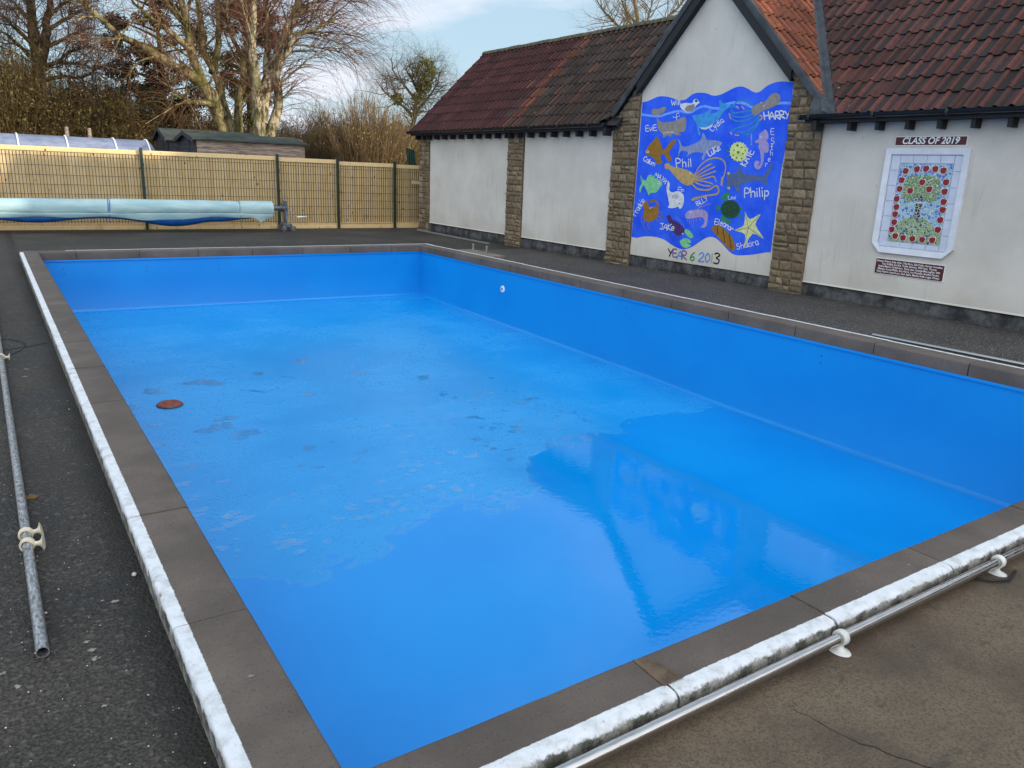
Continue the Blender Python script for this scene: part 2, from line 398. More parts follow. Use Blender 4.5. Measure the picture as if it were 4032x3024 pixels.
CREATURES=[["painted_wave",[["s","wave",40,[[11431,2671],[11226,2644],[10972,2624],[10767,2659],[10499,2696],[10297,2666],[10167,2668],[10047,2724],[9894,2751],[9735,2718],[9552,2704],[9412,2763],[9212,2780],[9039,2757],[8862,2687],[8721,2656],[8567,2695],[8440,2720],[8313,2731],[8140,2721]]]]],["painted_whale",[["p","grey",[[11181,2722],[11132,2761],[10988,2750],[10921,2776],[10809,2771],[10825,2709],[10940,2654],[11081,2644],[11164,2673]]],["p","grey",[[11023,2609],[10906,2522],[10749,2518],[10579,2530],[10417,2578],[10320,2591],[10287,2540],[10278,2402],[10320,2345],[10451,2328],[10363,2292],[10514,2290],[10602,2314],[10629,2256],[10702,2292],[10819,2246],[10833,2306],[10922,2367],[10995,2465]]],["s","pale",22,[[10812,2330],[10692,2344],[10554,2337]]]]],["painted_bird",[["p","white",[[10474,2810],[10318,2826],[10186,2809],[10155,2864],[10099,2877],[10048,2847],[10012,2812],[10071,2781],[10169,2684],[10297,2666],[10402,2716],[10458,2764]]],["p","grey",[[10311,2769],[10152,2796],[10116,2761],[10169,2684],[10282,2677],[10336,2713]]],["p","dark",[[10063,2844],[10068,2832],[10083,2825],[10102,2826],[10119,2834],[10127,2847],[10123,2858],[10108,2865],[10088,2864],[10071,2856]]]]],["painted_dolphin",[["p","dolphin",[[10160,2616],[9970,2620],[9820,2671],[9719,2711],[9737,2623],[9575,2662],[9556,2737],[9582,2814],[9540,2834],[9504,2789],[9306,2737],[9401,2687],[9454,2646],[9530,2551],[9666,2444],[9811,2381],[9954,2395],[9921,2315],[9937,2270],[9994,2339],[10037,2465],[10120,2558]]],["p","white",[[9957,2413],[9814,2403],[9661,2455],[9685,2407],[9810,2369],[9905,2378]]]]],["painted_octopus",[["s","tent",30,[[8868,2729],[8987,2786],[9158,2805],[9264,2746]]],["s","tent",30,[[8856,2645],[9076,2628],[9231,2616],[9306,2673],[9261,2725],[9172,2704]]],["s","tent",30,[[8821,2598],[9008,2549],[9209,2562],[9317,2609]]],["s","tent",30,[[8762,2569],[8945,2501],[9140,2485],[9276,2532]]],["s","tent",30,[[8718,2546],[8852,2435],[9097,2388],[9234,2336],[9241,2289]]],["s","tent",30,[[8703,2535],[8766,2412],[8972,2310],[9115,2313],[9152,2270]]],["s","tent",30,[[8694,2566],[8714,2432],[8833,2308],[8953,2272]]],["p","grey",[[8876,2687],[8762,2745],[8632,2770],[8563,2838],[8492,2885],[8400,2874],[8349,2827],[8354,2747],[8435,2690],[8586,2645],[8663,2627],[8749,2574],[8846,2582]]],["s","pink",20,[[9331,2609],[9292,2537]]],["s","pink",20,[[9189,2722],[9152,2686]]],["s","pink",20,[[9080,2713],[9031,2669]]],["s","pink",22,[[8694,2566],[8641,2533],[8683,2493]]],["s","pink",20,[[9265,2315],[9226,2284]]],["s","pink",20,[[9152,2270],[9079,2265]]],["p","white",[[8682,2752],[8684,2744],[8691,2740],[8701,2741],[8710,2746],[8714,2753],[8712,2760],[8705,2764],[8695,2764],[8686,2759]]],["p","black",[[8691,2752],[8692,2748],[8697,2747],[8703,2749],[8706,2753],[8704,2757],[8699,2758],[8694,2756]]],["p","white",[[8626,2702],[8628,2695],[8636,2691],[8646,2691],[8654,2696],[8659,2703],[8657,2710],[8649,2715],[8639,2714],[8631,2709]]],["p","black",[[8635,2702],[8637,2698],[8642,2697],[8647,2699],[8650,2703],[8648,2707],[8643,2708],[8638,2706]]]]],["painted_goldfish",[["p","gold",[[11266,2005],[11163,2128],[11062,2201],[10992,2272],[10922,2223],[10858,2139],[10812,2054],[10726,2066],[10635,2173],[10504,2219],[10480,2214],[10526,2125],[10617,2030],[10628,1983],[10554,1864],[10644,1839],[10706,1910],[10784,1970],[10847,1909],[10776,1825],[10849,1783],[10960,1811],[11005,1884],[11139,1932],[11223,1956]]],["p","white",[[11155,2005],[11160,1991],[11178,1982],[11200,1982],[11220,1991],[11229,2005],[11223,2020],[11206,2029],[11183,2029],[11164,2020]]],["p","black",[[11175,2005],[11179,1998],[11190,1994],[11203,1998],[11208,2005],[11204,2013],[11193,2017],[11181,2013]]]]],["painted_shark",[["p","sharkgrey",[[10460,2242],[10380,2171],[10321,2101],[10189,2100],[9971,2168],[9898,2213],[9865,2319],[9811,2268],[9755,2200],[9569,2192],[9419,2153],[9465,2098],[9611,2053],[9713,2008],[9803,1867],[9835,1917],[9819,1985],[10012,1996],[10137,1961],[10190,1914],[10175,1996],[10343,2019],[10403,1908],[10395,2030],[10391,2124]]],["p","black",[[9522,2153],[9524,2147],[9533,2145],[9541,2147],[9546,2154],[9543,2160],[9535,2162],[9526,2160]]]]],["painted_pufferfish",[["s","green",16,[[9232,2086],[9283,2114]]],["s","green",14,[[9215,2009],[9322,2031]]],["s","green",14,[[9209,1965],[9296,1916]]],["p","puff",[[8843,2010],[8865,1985],[8847,1955],[8879,1939],[8874,1906],[8912,1900],[8921,1870],[8961,1875],[8983,1850],[9021,1866],[9053,1849],[9083,1874],[9122,1868],[9140,1898],[9182,1904],[9186,1937],[9224,1953],[9215,1984],[9245,2009],[9222,2034],[9240,2065],[9207,2081],[9212,2114],[9173,2120],[9163,2150],[9122,2144],[9100,2169],[9063,2152],[9030,2168],[9001,2143],[8963,2149],[8944,2118],[8905,2113],[8900,2081],[8863,2064],[8872,2034]]],["p","green",[[9059,2107],[9064,2093],[9082,2088],[9101,2093],[9111,2107],[9105,2121],[9087,2127],[9068,2121]]],["p","green",[[8977,2074],[8981,2065],[8992,2061],[9005,2065],[9011,2074],[9008,2084],[8996,2087],[8983,2083]]],["p","green",[[9128,2031],[9132,2022],[9144,2018],[9157,2022],[9163,2031],[9159,2040],[9148,2044],[9135,2040]]],["p","green",[[9026,1999],[9032,1983],[9051,1977],[9072,1983],[9083,1998],[9077,2014],[9058,2020],[9036,2014]]],["p","green",[[8932,1977],[8936,1967],[8949,1962],[8964,1966],[8971,1977],[8967,1988],[8954,1992],[8939,1988]]],["p","green",[[9132,1955],[9135,1945],[9147,1941],[9160,1945],[9166,1954],[9163,1964],[9151,1968],[9138,1964]]],["p","green",[[9050,1911],[9055,1901],[9068,1896],[9083,1900],[9091,1911],[9086,1922],[9073,1927],[9058,1922]]],["p","green",[[8952,1901],[8955,1892],[8967,1888],[8979,1892],[8986,1901],[8982,1910],[8971,1914],[8958,1910]]],["p","green",[[8903,2031],[8906,2024],[8915,2020],[8926,2024],[8931,2031],[8928,2039],[8919,2042],[8908,2039]]],["p","white",[[8895,2091],[8898,2081],[8908,2075],[8922,2075],[8934,2081],[8940,2091],[8937,2101],[8927,2108],[8913,2108],[8901,2101]]],["p","black",[[8907,2091],[8910,2086],[8916,2084],[8924,2086],[8928,2091],[8925,2097],[8919,2099],[8911,2097]]]]],["painted_seahorse",[["p","lilac",[[8736,2175],[8667,2211],[8665,2284],[8603,2321],[8567,2349],[8507,2302],[8481,2219],[8514,2178],[8468,2136],[8450,2073],[8460,2000],[8526,1989],[8521,1905],[8537,1799],[8596,1738],[8667,1754],[8704,1818],[8671,1872],[8600,1856],[8615,1809],[8631,1793],[8586,1803],[8577,1883],[8610,2010],[8655,2074],[8656,2137],[8720,2142]]],["p","white",[[8608,2229],[8610,2219],[8620,2213],[8634,2213],[8646,2219],[8651,2229],[8649,2239],[8639,2245],[8625,2245],[8613,2239]]],["p","black",[[8620,2229],[8622,2224],[8628,2222],[8636,2224],[8639,2229],[8637,2235],[8631,2237],[8623,2234]]]]],["painted_hammerhead",[["p","slate",[[9258,1692],[9167,1679],[9150,1657],[9050,1670],[9019,1759],[8980,1786],[8937,1684],[8819,1654],[8623,1648],[8615,1685],[8579,1628],[8486,1641],[8400,1780],[8336,1880],[8344,1760],[8384,1675],[8426,1600],[8382,1491],[8468,1524],[8542,1564],[8664,1550],[8800,1530],[8949,1475],[8921,1343],[8992,1373],[9062,1460],[9137,1468],[9126,1395],[9214,1387],[9231,1543]]],["p","white",[[9180,1661],[9183,1649],[9195,1641],[9211,1641],[9226,1648],[9233,1659],[9229,1671],[9217,1679],[9201,1679],[9186,1672]]],["p","black",[[9194,1660],[9197,1654],[9205,1651],[9214,1653],[9218,1660],[9215,1666],[9207,1669],[9199,1667]]],["p","white",[[9145,1423],[9149,1411],[9161,1403],[9177,1403],[9191,1409],[9198,1421],[9195,1433],[9183,1441],[9166,1441],[9152,1435]]],["p","black",[[9160,1423],[9162,1416],[9170,1413],[9179,1415],[9184,1422],[9181,1428],[9173,1431],[9164,1429]]]]],["painted_squid",[["s","tan",24,[[9962,1626],[9854,1779],[9679,1879],[9499,1906],[9348,1865],[9283,1765],[9294,1653],[9323,1563]]],["s","tan",44,[[9332,1585],[9331,1473]]],["s","tan",24,[[9959,1603],[9784,1729],[9608,1810]]],["s","tan",24,[[9939,1580],[9716,1689],[9524,1761]]],["s","tan",24,[[9936,1557],[9707,1625],[9499,1689]]],["s","tan",24,[[9933,1534],[9699,1568],[9532,1602],[9460,1525]]],["s","tan",24,[[9932,1522],[9691,1511],[9530,1477]]],["s","tan",24,[[9961,1498],[9745,1447],[9587,1441]]],["s","tan",30,[[10006,1473],[9864,1384],[9610,1378],[9465,1450],[9388,1402],[9415,1315],[9658,1276],[9844,1232]]],["s","tan",50,[[9844,1232],[9956,1196]]],["p","tan",[[10719,1790],[10623,1810],[10547,1756],[10374,1735],[10134,1692],[9996,1637],[9938,1568],[9975,1485],[10067,1435],[10184,1443],[10346,1521],[10496,1625],[10591,1695],[10697,1705]]],["p","white",[[10046,1647],[10050,1636],[10062,1629],[10078,1629],[10092,1635],[10098,1646],[10095,1657],[10083,1664],[10066,1665],[10052,1658]]],["p","black",[[10060,1647],[10063,1641],[10071,1638],[10080,1641],[10084,1647],[10081,1653],[10073,1655],[10065,1653]]]]],["painted_green_fish",[["p","mint",[[11338,1580],[11254,1507],[11188,1483],[11146,1535],[11115,1585],[11023,1588],[10963,1540],[10814,1507],[10734,1436],[10781,1385],[10876,1283],[11020,1264],[11070,1217],[11115,1285],[11171,1346],[11240,1394],[11310,1251],[11330,1352],[11283,1430],[11318,1505]]],["s","dark",12,[[11306,1530],[11270,1481]]],["s","dark",12,[[11279,1304],[11256,1368]]],["p","white",[[10786,1456],[10792,1440],[10810,1430],[10835,1429],[10855,1438],[10865,1454],[10859,1470],[10841,1480],[10817,1481],[10796,1472]]],["p","black",[[10808,1456],[10812,1447],[10824,1443],[10837,1446],[10843,1455],[10839,1463],[10827,1467],[10814,1464]]]]],["painted_beluga",[["p","white",[[10591,1502],[10547,1430],[10545,1333],[10454,1300],[10321,1330],[10195,1276],[10159,1181],[10183,1060],[10246,1020],[10284,1054],[10418,1022],[10541,1027],[10512,1078],[10549,1174],[10614,1330],[10616,1428]]],["p","pale",[[10291,1235],[10304,1209],[10344,1191],[10397,1189],[10442,1202],[10462,1227],[10448,1254],[10408,1271],[10355,1274],[10311,1260]]],["p","black",[[10245,1117],[10251,1108],[10264,1107],[10272,1115],[10266,1124],[10253,1125]]]]],["painted_crab",[["p","gold",[[11150,954],[11205,1002],[11165,1080],[11094,1114],[11028,1024],[10916,1013],[10831,1068],[10891,1112],[10991,1084],[11023,1138],[10903,1149],[10798,1095],[10773,976],[10786,850],[10920,752],[11068,742],[11150,800],[11170,901]]],["s","gold",16,[[11154,831],[11206,796],[11196,707]]],["s","gold",16,[[11117,777],[11150,671],[11099,598]]],["s","gold",16,[[11014,758],[11020,656],[10968,596]]],["s","gold",16,[[10796,930],[10706,930],[10670,870]]],["s","gold",16,[[10806,861],[10713,843],[10663,758]]],["s","gold",16,[[10835,809],[10757,764]]],["p","white",[[10983,989],[10985,981],[10994,976],[11005,976],[11015,980],[11019,987],[11017,994],[11008,1000],[10997,1000],[10987,996]]],["p","black",[[10993,988],[10995,984],[11000,982],[11006,984],[11009,987],[11007,992],[11002,994],[10996,992]]],["p","white",[[10933,1002],[10935,994],[10944,989],[10955,989],[10965,993],[10969,1000],[10967,1007],[10958,1013],[10947,1013],[10937,1009]]],["p","black",[[10943,1001],[10945,997],[10950,995],[10956,997],[10959,1000],[10957,1005],[10952,1007],[10945,1005]]]]],["painted_lobster",[["s","plum",10,[[10331,622],[10429,564],[10381,469]]],["s","plum",10,[[10253,555],[10317,512],[10342,435]]],["s","plum",10,[[10218,545],[10166,464]]],["s","wave",7,[[10349,892],[10149,796],[10078,643]]],["s","wave",7,[[10361,854],[10199,792],[10093,630]]],["p","plum",[[10555,866],[10471,896],[10410,826],[10284,786],[10139,723],[10069,656],[10120,578],[10218,545],[10327,586],[10429,701],[10511,794]]],["p","mint",[[10049,682],[9945,654],[9859,577],[9879,531],[9964,543],[10076,631]]],["p","mint",[[10171,451],[10077,509],[9943,509],[9888,446],[9999,430],[9889,404],[9972,352],[10091,360]]],["p","white",[[10088,591],[10091,581],[10102,573],[10116,572],[10129,577],[10135,587],[10131,597],[10120,604],[10106,606],[10093,600]]],["p","black",[[10101,590],[10103,584],[10110,581],[10118,583],[10122,588],[10119,594],[10112,597],[10104,595]]]]],["painted_prawn",[["s","lilac",9,[[10025,877],[10022,805]]],["s","lilac",9,[[9975,876],[9978,772]]],["s","lilac",9,[[9926,879],[9921,740]]],["s","lilac",9,[[9879,892],[9878,719]]],["s","lilac",9,[[9818,1045],[9667,1113],[9525,1148]]],["s","lilac",9,[[9788,1059],[9704,1146],[9610,1197]]],["s","lilac",9,[[9830,895],[9814,820]]],["s","lilac",9,[[9751,908],[9727,850]]],["p","lilac",[[10104,920],[10025,997],[9880,1025],[9721,1039],[9606,1011],[9562,944],[9560,838],[9585,749],[9705,733],[9626,810],[9653,891],[9767,906],[9925,872],[10057,863]]],["s","tan",16,[[9879,1016],[9826,910]]],["s","tan",16,[[9783,1026],[9743,920]]],["s","tan",16,[[9680,1023],[9640,915]]],["p","white",[[9947,983],[9951,968],[9966,959],[9986,958],[10004,965],[10012,979],[10008,993],[9993,1003],[9972,1004],[9955,996]]],["p","black",[[9965,982],[9968,974],[9978,970],[9989,973],[9994,980],[9991,988],[9981,991],[9970,989]]]]],["painted_turtle",[["p","turtle",[[9218,1206],[9298,1236],[9279,1316],[9195,1354],[9103,1335],[9169,1281],[9168,1231]]],["p","turtle",[[9232,989],[9284,928],[9231,874],[9107,848],[9031,877],[9148,926],[9159,964]]],["p","turtle",[[9416,1104],[9359,1130],[9287,1100],[9289,1070],[9363,1056],[9418,1076]]],["p","turtle",[[8912,1128],[8818,1116],[8896,1075]]],["p","turtle",[[8896,1017],[8811,949],[8920,980]]],["p","shell",[[8884,1094],[8885,1056],[8900,1019],[8928,986],[8966,960],[9013,942],[9066,933],[9120,935],[9172,946],[9218,967],[9256,996],[9282,1031],[9295,1069],[9293,1109],[9278,1146],[9249,1178],[9209,1204],[9161,1222],[9108,1229],[9055,1227],[9003,1215],[8958,1194],[8922,1165],[8897,1131]]],["s","shelldark",8,[[9238,1137],[9126,1188],[8974,1151],[8932,1064],[9038,990],[9189,1003],[9238,1091],[9238,1137]]],["s","shelldark",8,[[9159,1107],[9073,1128],[9007,1082],[9059,1034],[9141,1047],[9159,1107]]],["s","shelldark",8,[[9126,1188],[9073,1128]]],["s","shelldark",8,[[8932,1064],[9007,1082]]],["s","shelldark",8,[[9189,1003],[9141,1047]]]]],["painted_sea_cucumber",[["p","gold",[[9446,765],[9358,802],[9216,771],[9053,681],[8932,566],[8897,427],[8984,414],[9147,499],[9301,613],[9421,697]]],["s","brown",18,[[9334,785],[9297,649]]],["s","brown",18,[[9196,738],[9126,525]]],["s","brown",18,[[9051,670],[8973,435]]]]],["painted_starfish",[["p","lemon",[[8774,1067],[8657,948],[8455,1043],[8533,869],[8334,661],[8567,722],[8715,477],[8719,698],[8944,747],[8769,840]]],["s","grey",12,[[8670,810],[8760,1030]]],["s","grey",12,[[8670,810],[8486,1015]]],["s","grey",12,[[8670,810],[8367,680]]],["s","grey",12,[[8670,810],[8713,518]]],["s","grey",12,[[8670,810],[8901,751]]]]]]
MOSAIC={"frame":[[6431,2056],[5319,2054],[5306,743],[5430,626],[6323,626],[6446,787]],"inner":[[6337,1979],[5400,1978],[5398,709],[6369,698]],"pic":[[6229,1861],[5510,1861],[5505,821],[6239,816]],"apples":[[6135,1763],[5982,1789],[5861,1797],[5737,1796],[5627,1778],[6169,1642],[6179,1527],[6195,1393],[6180,1285],[6182,1189],[6177,1081],[6194,981],[6130,897],[6014,882],[5882,880],[5747,881],[5610,886],[5566,1633],[5563,1514],[5552,1386],[5546,1284],[5553,1153],[5562,1026],[5882,1623],[6026,1508],[5770,1537]],"crown":[[6066,1699],[5949,1717],[5753,1714],[5663,1667],[5629,1567],[5630,1447],[5691,1378],[5766,1363],[5824,1409],[5949,1407],[6005,1358],[6090,1373],[6133,1452],[6125,1567],[6109,1654]],"trunk":[[5961,1431],[5890,1444],[5825,1447],[5856,1370],[5831,1343],[5852,1237],[5826,1172],[5933,1161],[5911,1233],[5920,1338],[5925,1385]],"hill":[[6247,931],[6190,999],[6120,1079],[6047,1135],[5931,1174],[5790,1172],[5701,1114],[5610,1045],[5506,982],[5506,827],[6236,820]]}
LIMBS={"right":[[[[8.66,30.0,1.85],[8.68,29.96,2.47],[8.67,29.92,3.13],[8.63,29.88,3.75],[8.6,29.84,4.47],[8.56,29.8,5.08],[8.5,29.76,5.72],[8.49,29.72,6.35],[8.52,29.68,6.94],[8.5,29.64,7.8],[8.63,29.6,8.76]],0.36,0.06],[[[8.7,30.0,2.92],[8.79,30.06,3.51],[9.02,30.12,4.17],[9.32,30.18,4.83],[9.59,30.24,5.38],[9.85,30.3,5.99],[10.12,30.36,6.59],[10.39,30.42,7.1],[10.66,30.48,7.76],[11.11,30.54,8.61],[11.39,30.6,9.33]],0.31,0.06],[[[9.0,30.2,1.86],[9.07,30.13,2.52],[9.36,30.07,3.24],[9.46,30.0,3.77],[9.31,29.93,4.34],[9.28,29.87,4.69],[9.43,29.8,5.01],[9.79,29.73,5.46],[9.87,29.67,5.82],[10.08,29.6,6.06],[10.51,29.53,6.24],[10.95,29.47,6.44],[11.46,29.4,6.7]],0.33,0.05],[[[9.27,30.2,4.25],[9.2,30.46,4.57],[9.28,30.72,5.23],[9.43,30.98,6.22],[9.47,31.24,7.29],[9.71,31.5,8.4]],0.17,0.04],[[[9.98,30.4,6.14],[10.18,30.17,6.63],[10.17,29.95,6.91],[10.45,29.73,7.52],[11.18,29.5,8.19]],0.15,0.03],[[[9.91,30.0,5.55],[9.96,29.8,5.69],[10.46,29.6,5.67],[11.08,29.4,5.62],[11.71,29.2,5.51],[12.04,29.0,5.26]],0.05,0.012],[[[10.19,30.2,6.63],[10.68,30.1,7.1],[11.24,30.0,7.47],[12.03,29.9,7.77],[12.59,29.8,7.74]],0.08,0.015]],"left":[[[[7.78,31.0,2.02],[7.58,30.93,2.72],[7.29,30.85,3.43],[6.99,30.77,4.08],[6.81,30.7,4.72],[6.58,30.62,5.34],[6.46,30.55,6.05],[6.4,30.47,6.76],[6.25,30.4,7.67]],0.34,0.07],[[[7.57,31.0,3.09],[7.21,30.87,3.9],[6.74,30.73,4.26],[6.22,30.6,4.5],[5.58,30.47,4.87],[4.86,30.33,5.17],[4.31,30.2,5.37],[4.06,30.07,5.51],[3.7,29.93,5.85],[3.2,29.8,6.21]],0.26,0.06],[[[8.05,31.4,2.04],[8.0,31.46,2.92],[7.78,31.51,3.55],[7.63,31.57,4.5],[7.35,31.63,5.01],[7.21,31.69,6.03],[7.21,31.74,7.05],[7.43,31.8,8.19]],0.3,0.07],[[[8.33,31.6,2.05],[8.36,31.66,2.95],[8.44,31.71,3.61],[8.69,31.77,4.73],[8.86,31.83,5.55],[9.14,31.89,6.39],[9.26,31.94,7.36],[9.56,32.0,8.46]],0.25,0.06],[[[6.62,30.6,5.19],[6.1,30.4,5.55],[5.6,30.2,5.81],[5.12,30.0,6.1],[4.79,29.8,6.34],[4.43,29.6,6.71]],0.14,0.03],[[[7.33,30.8,3.44],[6.71,30.37,3.47],[6.21,29.93,3.49],[5.65,29.5,3.64]],0.13,0.03],[[[7.53,31.6,4.6],[7.87,31.87,5.61],[7.94,32.13,6.69],[7.98,32.4,8.02]],0.16,0.05],[[[8.77,31.8,5.17],[8.31,31.6,5.89],[8.09,31.4,6.62],[8.2,31.2,7.61]],0.1,0.03],[[[6.43,30.4,6.03],[5.98,30.23,6.38],[5.61,30.07,6.87],[5.35,29.9,7.44]],0.12,0.03]],"alder":[[[[1.84,34.0,1.75],[1.99,34.0,3.12],[2.04,34.0,3.85],[2.11,34.0,4.52],[2.09,34.0,5.17],[2.12,34.0,6.17],[2.21,34.0,7.15],[2.33,34.0,8.13],[2.46,34.0,9.1]],0.42,0.05],[[[2.16,34.0,4.52],[2.4,34.05,5.21],[2.6,34.1,5.99],[2.75,34.15,7.01],[2.91,34.2,8.26]],0.22,0.04],[[[2.09,34.0,5.17],[1.63,33.57,5.57],[1.14,33.14,5.93],[0.64,32.71,6.09]],0.09,0.02],[[[2.07,34.0,4.57],[1.59,33.7,5.14],[1.09,33.39,5.48],[0.46,33.09,5.6]],0.09,0.02],[[[2.04,34.0,4.05],[1.56,34.17,4.28],[0.91,34.34,4.58],[0.29,34.5,4.58]],0.09,0.02],[[[2.07,34.0,3.96],[2.81,33.99,4.23],[3.5,33.98,4.26],[4.08,33.97,4.66],[4.65,33.96,4.82]],0.09,0.02],[[[2.18,34.0,4.53],[2.83,33.58,4.66],[3.36,33.16,4.63],[3.88,32.74,4.49]],0.09,0.02],[[[2.36,34.0,5.15],[2.93,33.86,5.45],[3.53,33.72,5.81],[4.01,33.58,5.96]],0.09,0.02],[[[2.49,34.0,5.72],[3.09,33.9,6.13],[3.7,33.8,6.55],[4.19,33.7,6.7]],0.09,0.02],[[[2.1,34.0,5.92],[1.67,33.45,6.33],[1.29,32.9,6.57]],0.09,0.02],[[[2.63,34.0,6.23],[3.17,34.17,6.73],[3.72,34.34,7.23]],0.09,0.02],[[[2.04,34.0,3.44],[2.71,33.59,3.47],[3.27,33.19,3.65],[3.72,32.78,3.72]],0.09,0.02],[[[2.04,34.0,3.64],[1.44,33.74,3.78],[0.89,33.48,3.72]],0.09,0.02],[[[2.15,34.0,6.42],[1.69,33.9,6.82],[1.06,33.79,7.04]],0.09,0.02],[[[2.08,34.0,4.26],[2.6,33.86,4.61],[3.27,33.72,5.12],[3.85,33.58,5.33]],0.09,0.02]],"mistle":[[[[15.79,32.0,1.77],[15.82,32.0,3.12],[15.97,32.0,3.82],[16.15,32.0,4.59],[16.36,32.0,5.23],[16.51,32.0,5.73],[16.58,32.0,6.05]],0.2,0.03],[[[15.97,32.0,3.82],[16.51,31.83,4.48],[16.86,31.67,5.0],[16.91,31.5,5.55]],0.08,0.015],[[[16.08,32.0,4.33],[15.43,31.87,4.89],[14.87,31.73,5.37],[14.67,31.6,5.87]],0.08,0.015],[[[16.15,32.0,4.59],[15.93,32.17,5.2],[15.72,32.33,5.62],[16.24,32.5,5.93]],0.06,0.015],[[[15.93,32.0,3.69],[15.2,31.83,4.13],[14.42,31.67,4.55],[13.94,31.5,4.97]],0.08,0.015],[[[15.97,32.0,3.82],[16.88,32.25,4.02],[17.62,32.5,4.48]],0.05,0.01],[[[16.22,32.0,4.72],[16.81,32.0,5.27],[16.91,32.0,5.77]],0.05,0.01],[[[15.04,31.8,4.3],[14.99,32.15,4.87],[14.94,32.5,5.44]],0.04,0.01]],"behind":[[[[42.0,45.0,0.27],[40.96,45.0,7.47],[40.46,45.0,9.93],[40.04,45.0,11.72],[39.42,45.0,13.43],[38.75,45.0,15.65]],0.4,0.08],[[[40.46,45.0,9.93],[38.04,44.67,11.43],[36.45,44.33,12.06],[35.31,44.0,12.71]],0.15,0.03],[[[40.46,45.0,9.93],[41.9,44.67,12.21],[43.24,44.33,13.56],[44.07,44.0,15.14]],0.15,0.03],[[[40.66,45.0,9.33],[36.94,44.75,10.57],[35.86,44.5,11.14]],0.1,0.02],[[[40.5,45.0,9.93],[41.3,45.5,12.54],[42.36,46.0,15.2]],0.15,0.03],[[[40.5,45.0,9.93],[39.06,45.5,12.85],[38.47,46.0,14.62]],0.15,0.03],[[[40.66,45.0,9.33],[43.04,44.75,11.12],[45.0,44.5,12.27]],0.1,0.02]]}
# ------------------------------------------------------------------ ground, deck, pool
XL, XR, YN, YF = 0.625, 7.44, 1.625, 14.62          # inner edge of the coping
OXL, OXR, OYN, OYF = 0.368, 7.755, 1.408, 14.945     # outer edge of the coping
WZ = -1.2                                            # water level

q = N('asphalt', 0.85, spec=0.35)
P = q.pos()
big = q.noise(P, 0.7, 6, 0.65)
fine = q.noise(P, 90, 3, 0.7)
agg = q.vor(P, 70, out='Color')
ag = q.sepxyz(agg)[0]
base = q.mix(q.rng(big, 0.35, 0.68), lin(48, 46, 44), lin(80, 75, 68))
base = q.mix(q.rng(fine, 0.38, 0.62), q.mix(0.68, base, (0, 0, 0, 1)), base)
base = q.mix(q.rng(ag, 0.86, 0.97, 0, 0.3), base, lin(118, 112, 103))
sp = q.vor(P, 13)
spm = q.math('MULTIPLY', q.rng(sp, 0.03, 0.06, 1, 0), q.rng(q.sepxyz(q.vor(P, 13, out='Color'))[1], 0.80, 0.84))
base = q.mix(q.math('MULTIPLY', spm, .8), base, lin(168, 164, 154))
# damp, mossy dirt that has gathered along the outside of the kerb
px = q.sepxyz(q.geo().outputs['Position'])
dd = q.math('SUBTRACT', OXL, px[0])
moss = q.rng(q.math('ADD', dd, q.math('MULTIPLY', q.noise(P, 9, 5), 0.16)), 0.09, 0.26, 1, 0)
moss = q.math('MULTIPLY', moss, q.rng(dd, -0.05, 0.0))
base = q.mix(q.math('MULTIPLY', moss, 0.8), base, lin(26, 25, 22))
q.col(base)
q.rough(q.rng(big, 0.3, 0.7, 0.55, 0.9))
b1 = q.bump(q.math('ADD', q.vor(P, 70), q.math('MULTIPLY', fine, 0.6)), 0.75, 0.012)
M_asphalt = q.m

q = N('sparkly_asphalt', 0.75, spec=0.5)
P = q.pos()
ag = q.sepxyz(q.vor(P, 95, out='Color'))
base = q.mix(q.rng(q.noise(P, 1.2, 5), 0.3, 0.7), lin(52, 48, 47), lin(70, 65, 61))
base = q.mix(q.rng(ag[0], 0.0, 0.6), q.mix(0.5, base, (0, 0, 0, 1)), base)
base = q.mix(q.rng(ag[1], 0.90, 0.96, 0, 0.55), base, lin(170, 166, 160))
q.col(base)
q.bump(q.vor(P, 95), 0.6, 0.01)
M_asphalt2 = q.m

q = N('brown_concrete', 0.8, spec=0.4)
P = q.pos()
n1 = q.noise(P, 2.2, 7, 0.62)
n2 = q.noise(P, 17, 6, 0.7)
base = q.mix(q.rng(n1, 0.32, 0.68), lin(84, 71, 57), lin(112, 98, 80))
base = q.mix(q.rng(n2, 0.56, 0.72, 0, 0.6), base, lin(70, 62, 55))
cr = q.vor(q.mix(.06, P, q.noise(P, 9, 4, col=True)), 34, feature='DISTANCE_TO_EDGE')
base = q.mix(q.rng(q.noise(P, 110, 4, .75), .45, .62, 0, .6), base, lin(58, 49, 39))
pit = q.math('MULTIPLY', q.rng(q.vor(P, 62), .08, .16, 1, 0), q.rng(q.sepxyz(q.vor(P, 62, out='Color'))[2], .72, .76))
base = q.mix(q.math('MULTIPLY', pit, .8), base, lin(30, 26, 22))
base = q.mix(q.math('MULTIPLY', q.rng(cr, 0.0, 0.05, 1, 0), q.rng(q.noise(P, 5, 3), 0.42, 0.62, 0.05, 0.4)), base, lin(52, 43, 34))
sp = q.rng(q.vor(P, 30), 0.06, 0.1, 1, 0)
base = q.mix(q.math('MULTIPLY', sp, q.rng(q.sepxyz(q.vor(P, 30, out='Color'))[0], 0.8, 0.83)), base, lin(36, 32, 30))
stain = q.rng(q.noise(q.pos((1, 2.4, 1)), 3.2, 6, 0.7), 0.60, 0.72, 0, 0.65)
base = q.mix(stain, base, lin(52, 47, 44))
q.col(base)
q.rough(q.rng(n1, 0.3, 0.7, 0.6, 0.9))
q.bump(q.math('ADD', q.math('ADD', n2, q.noise(P, 110, 4, .75)), q.math('MULTIPLY', cr, 0.5)), 0.5, 0.01)
M_conc = q.m

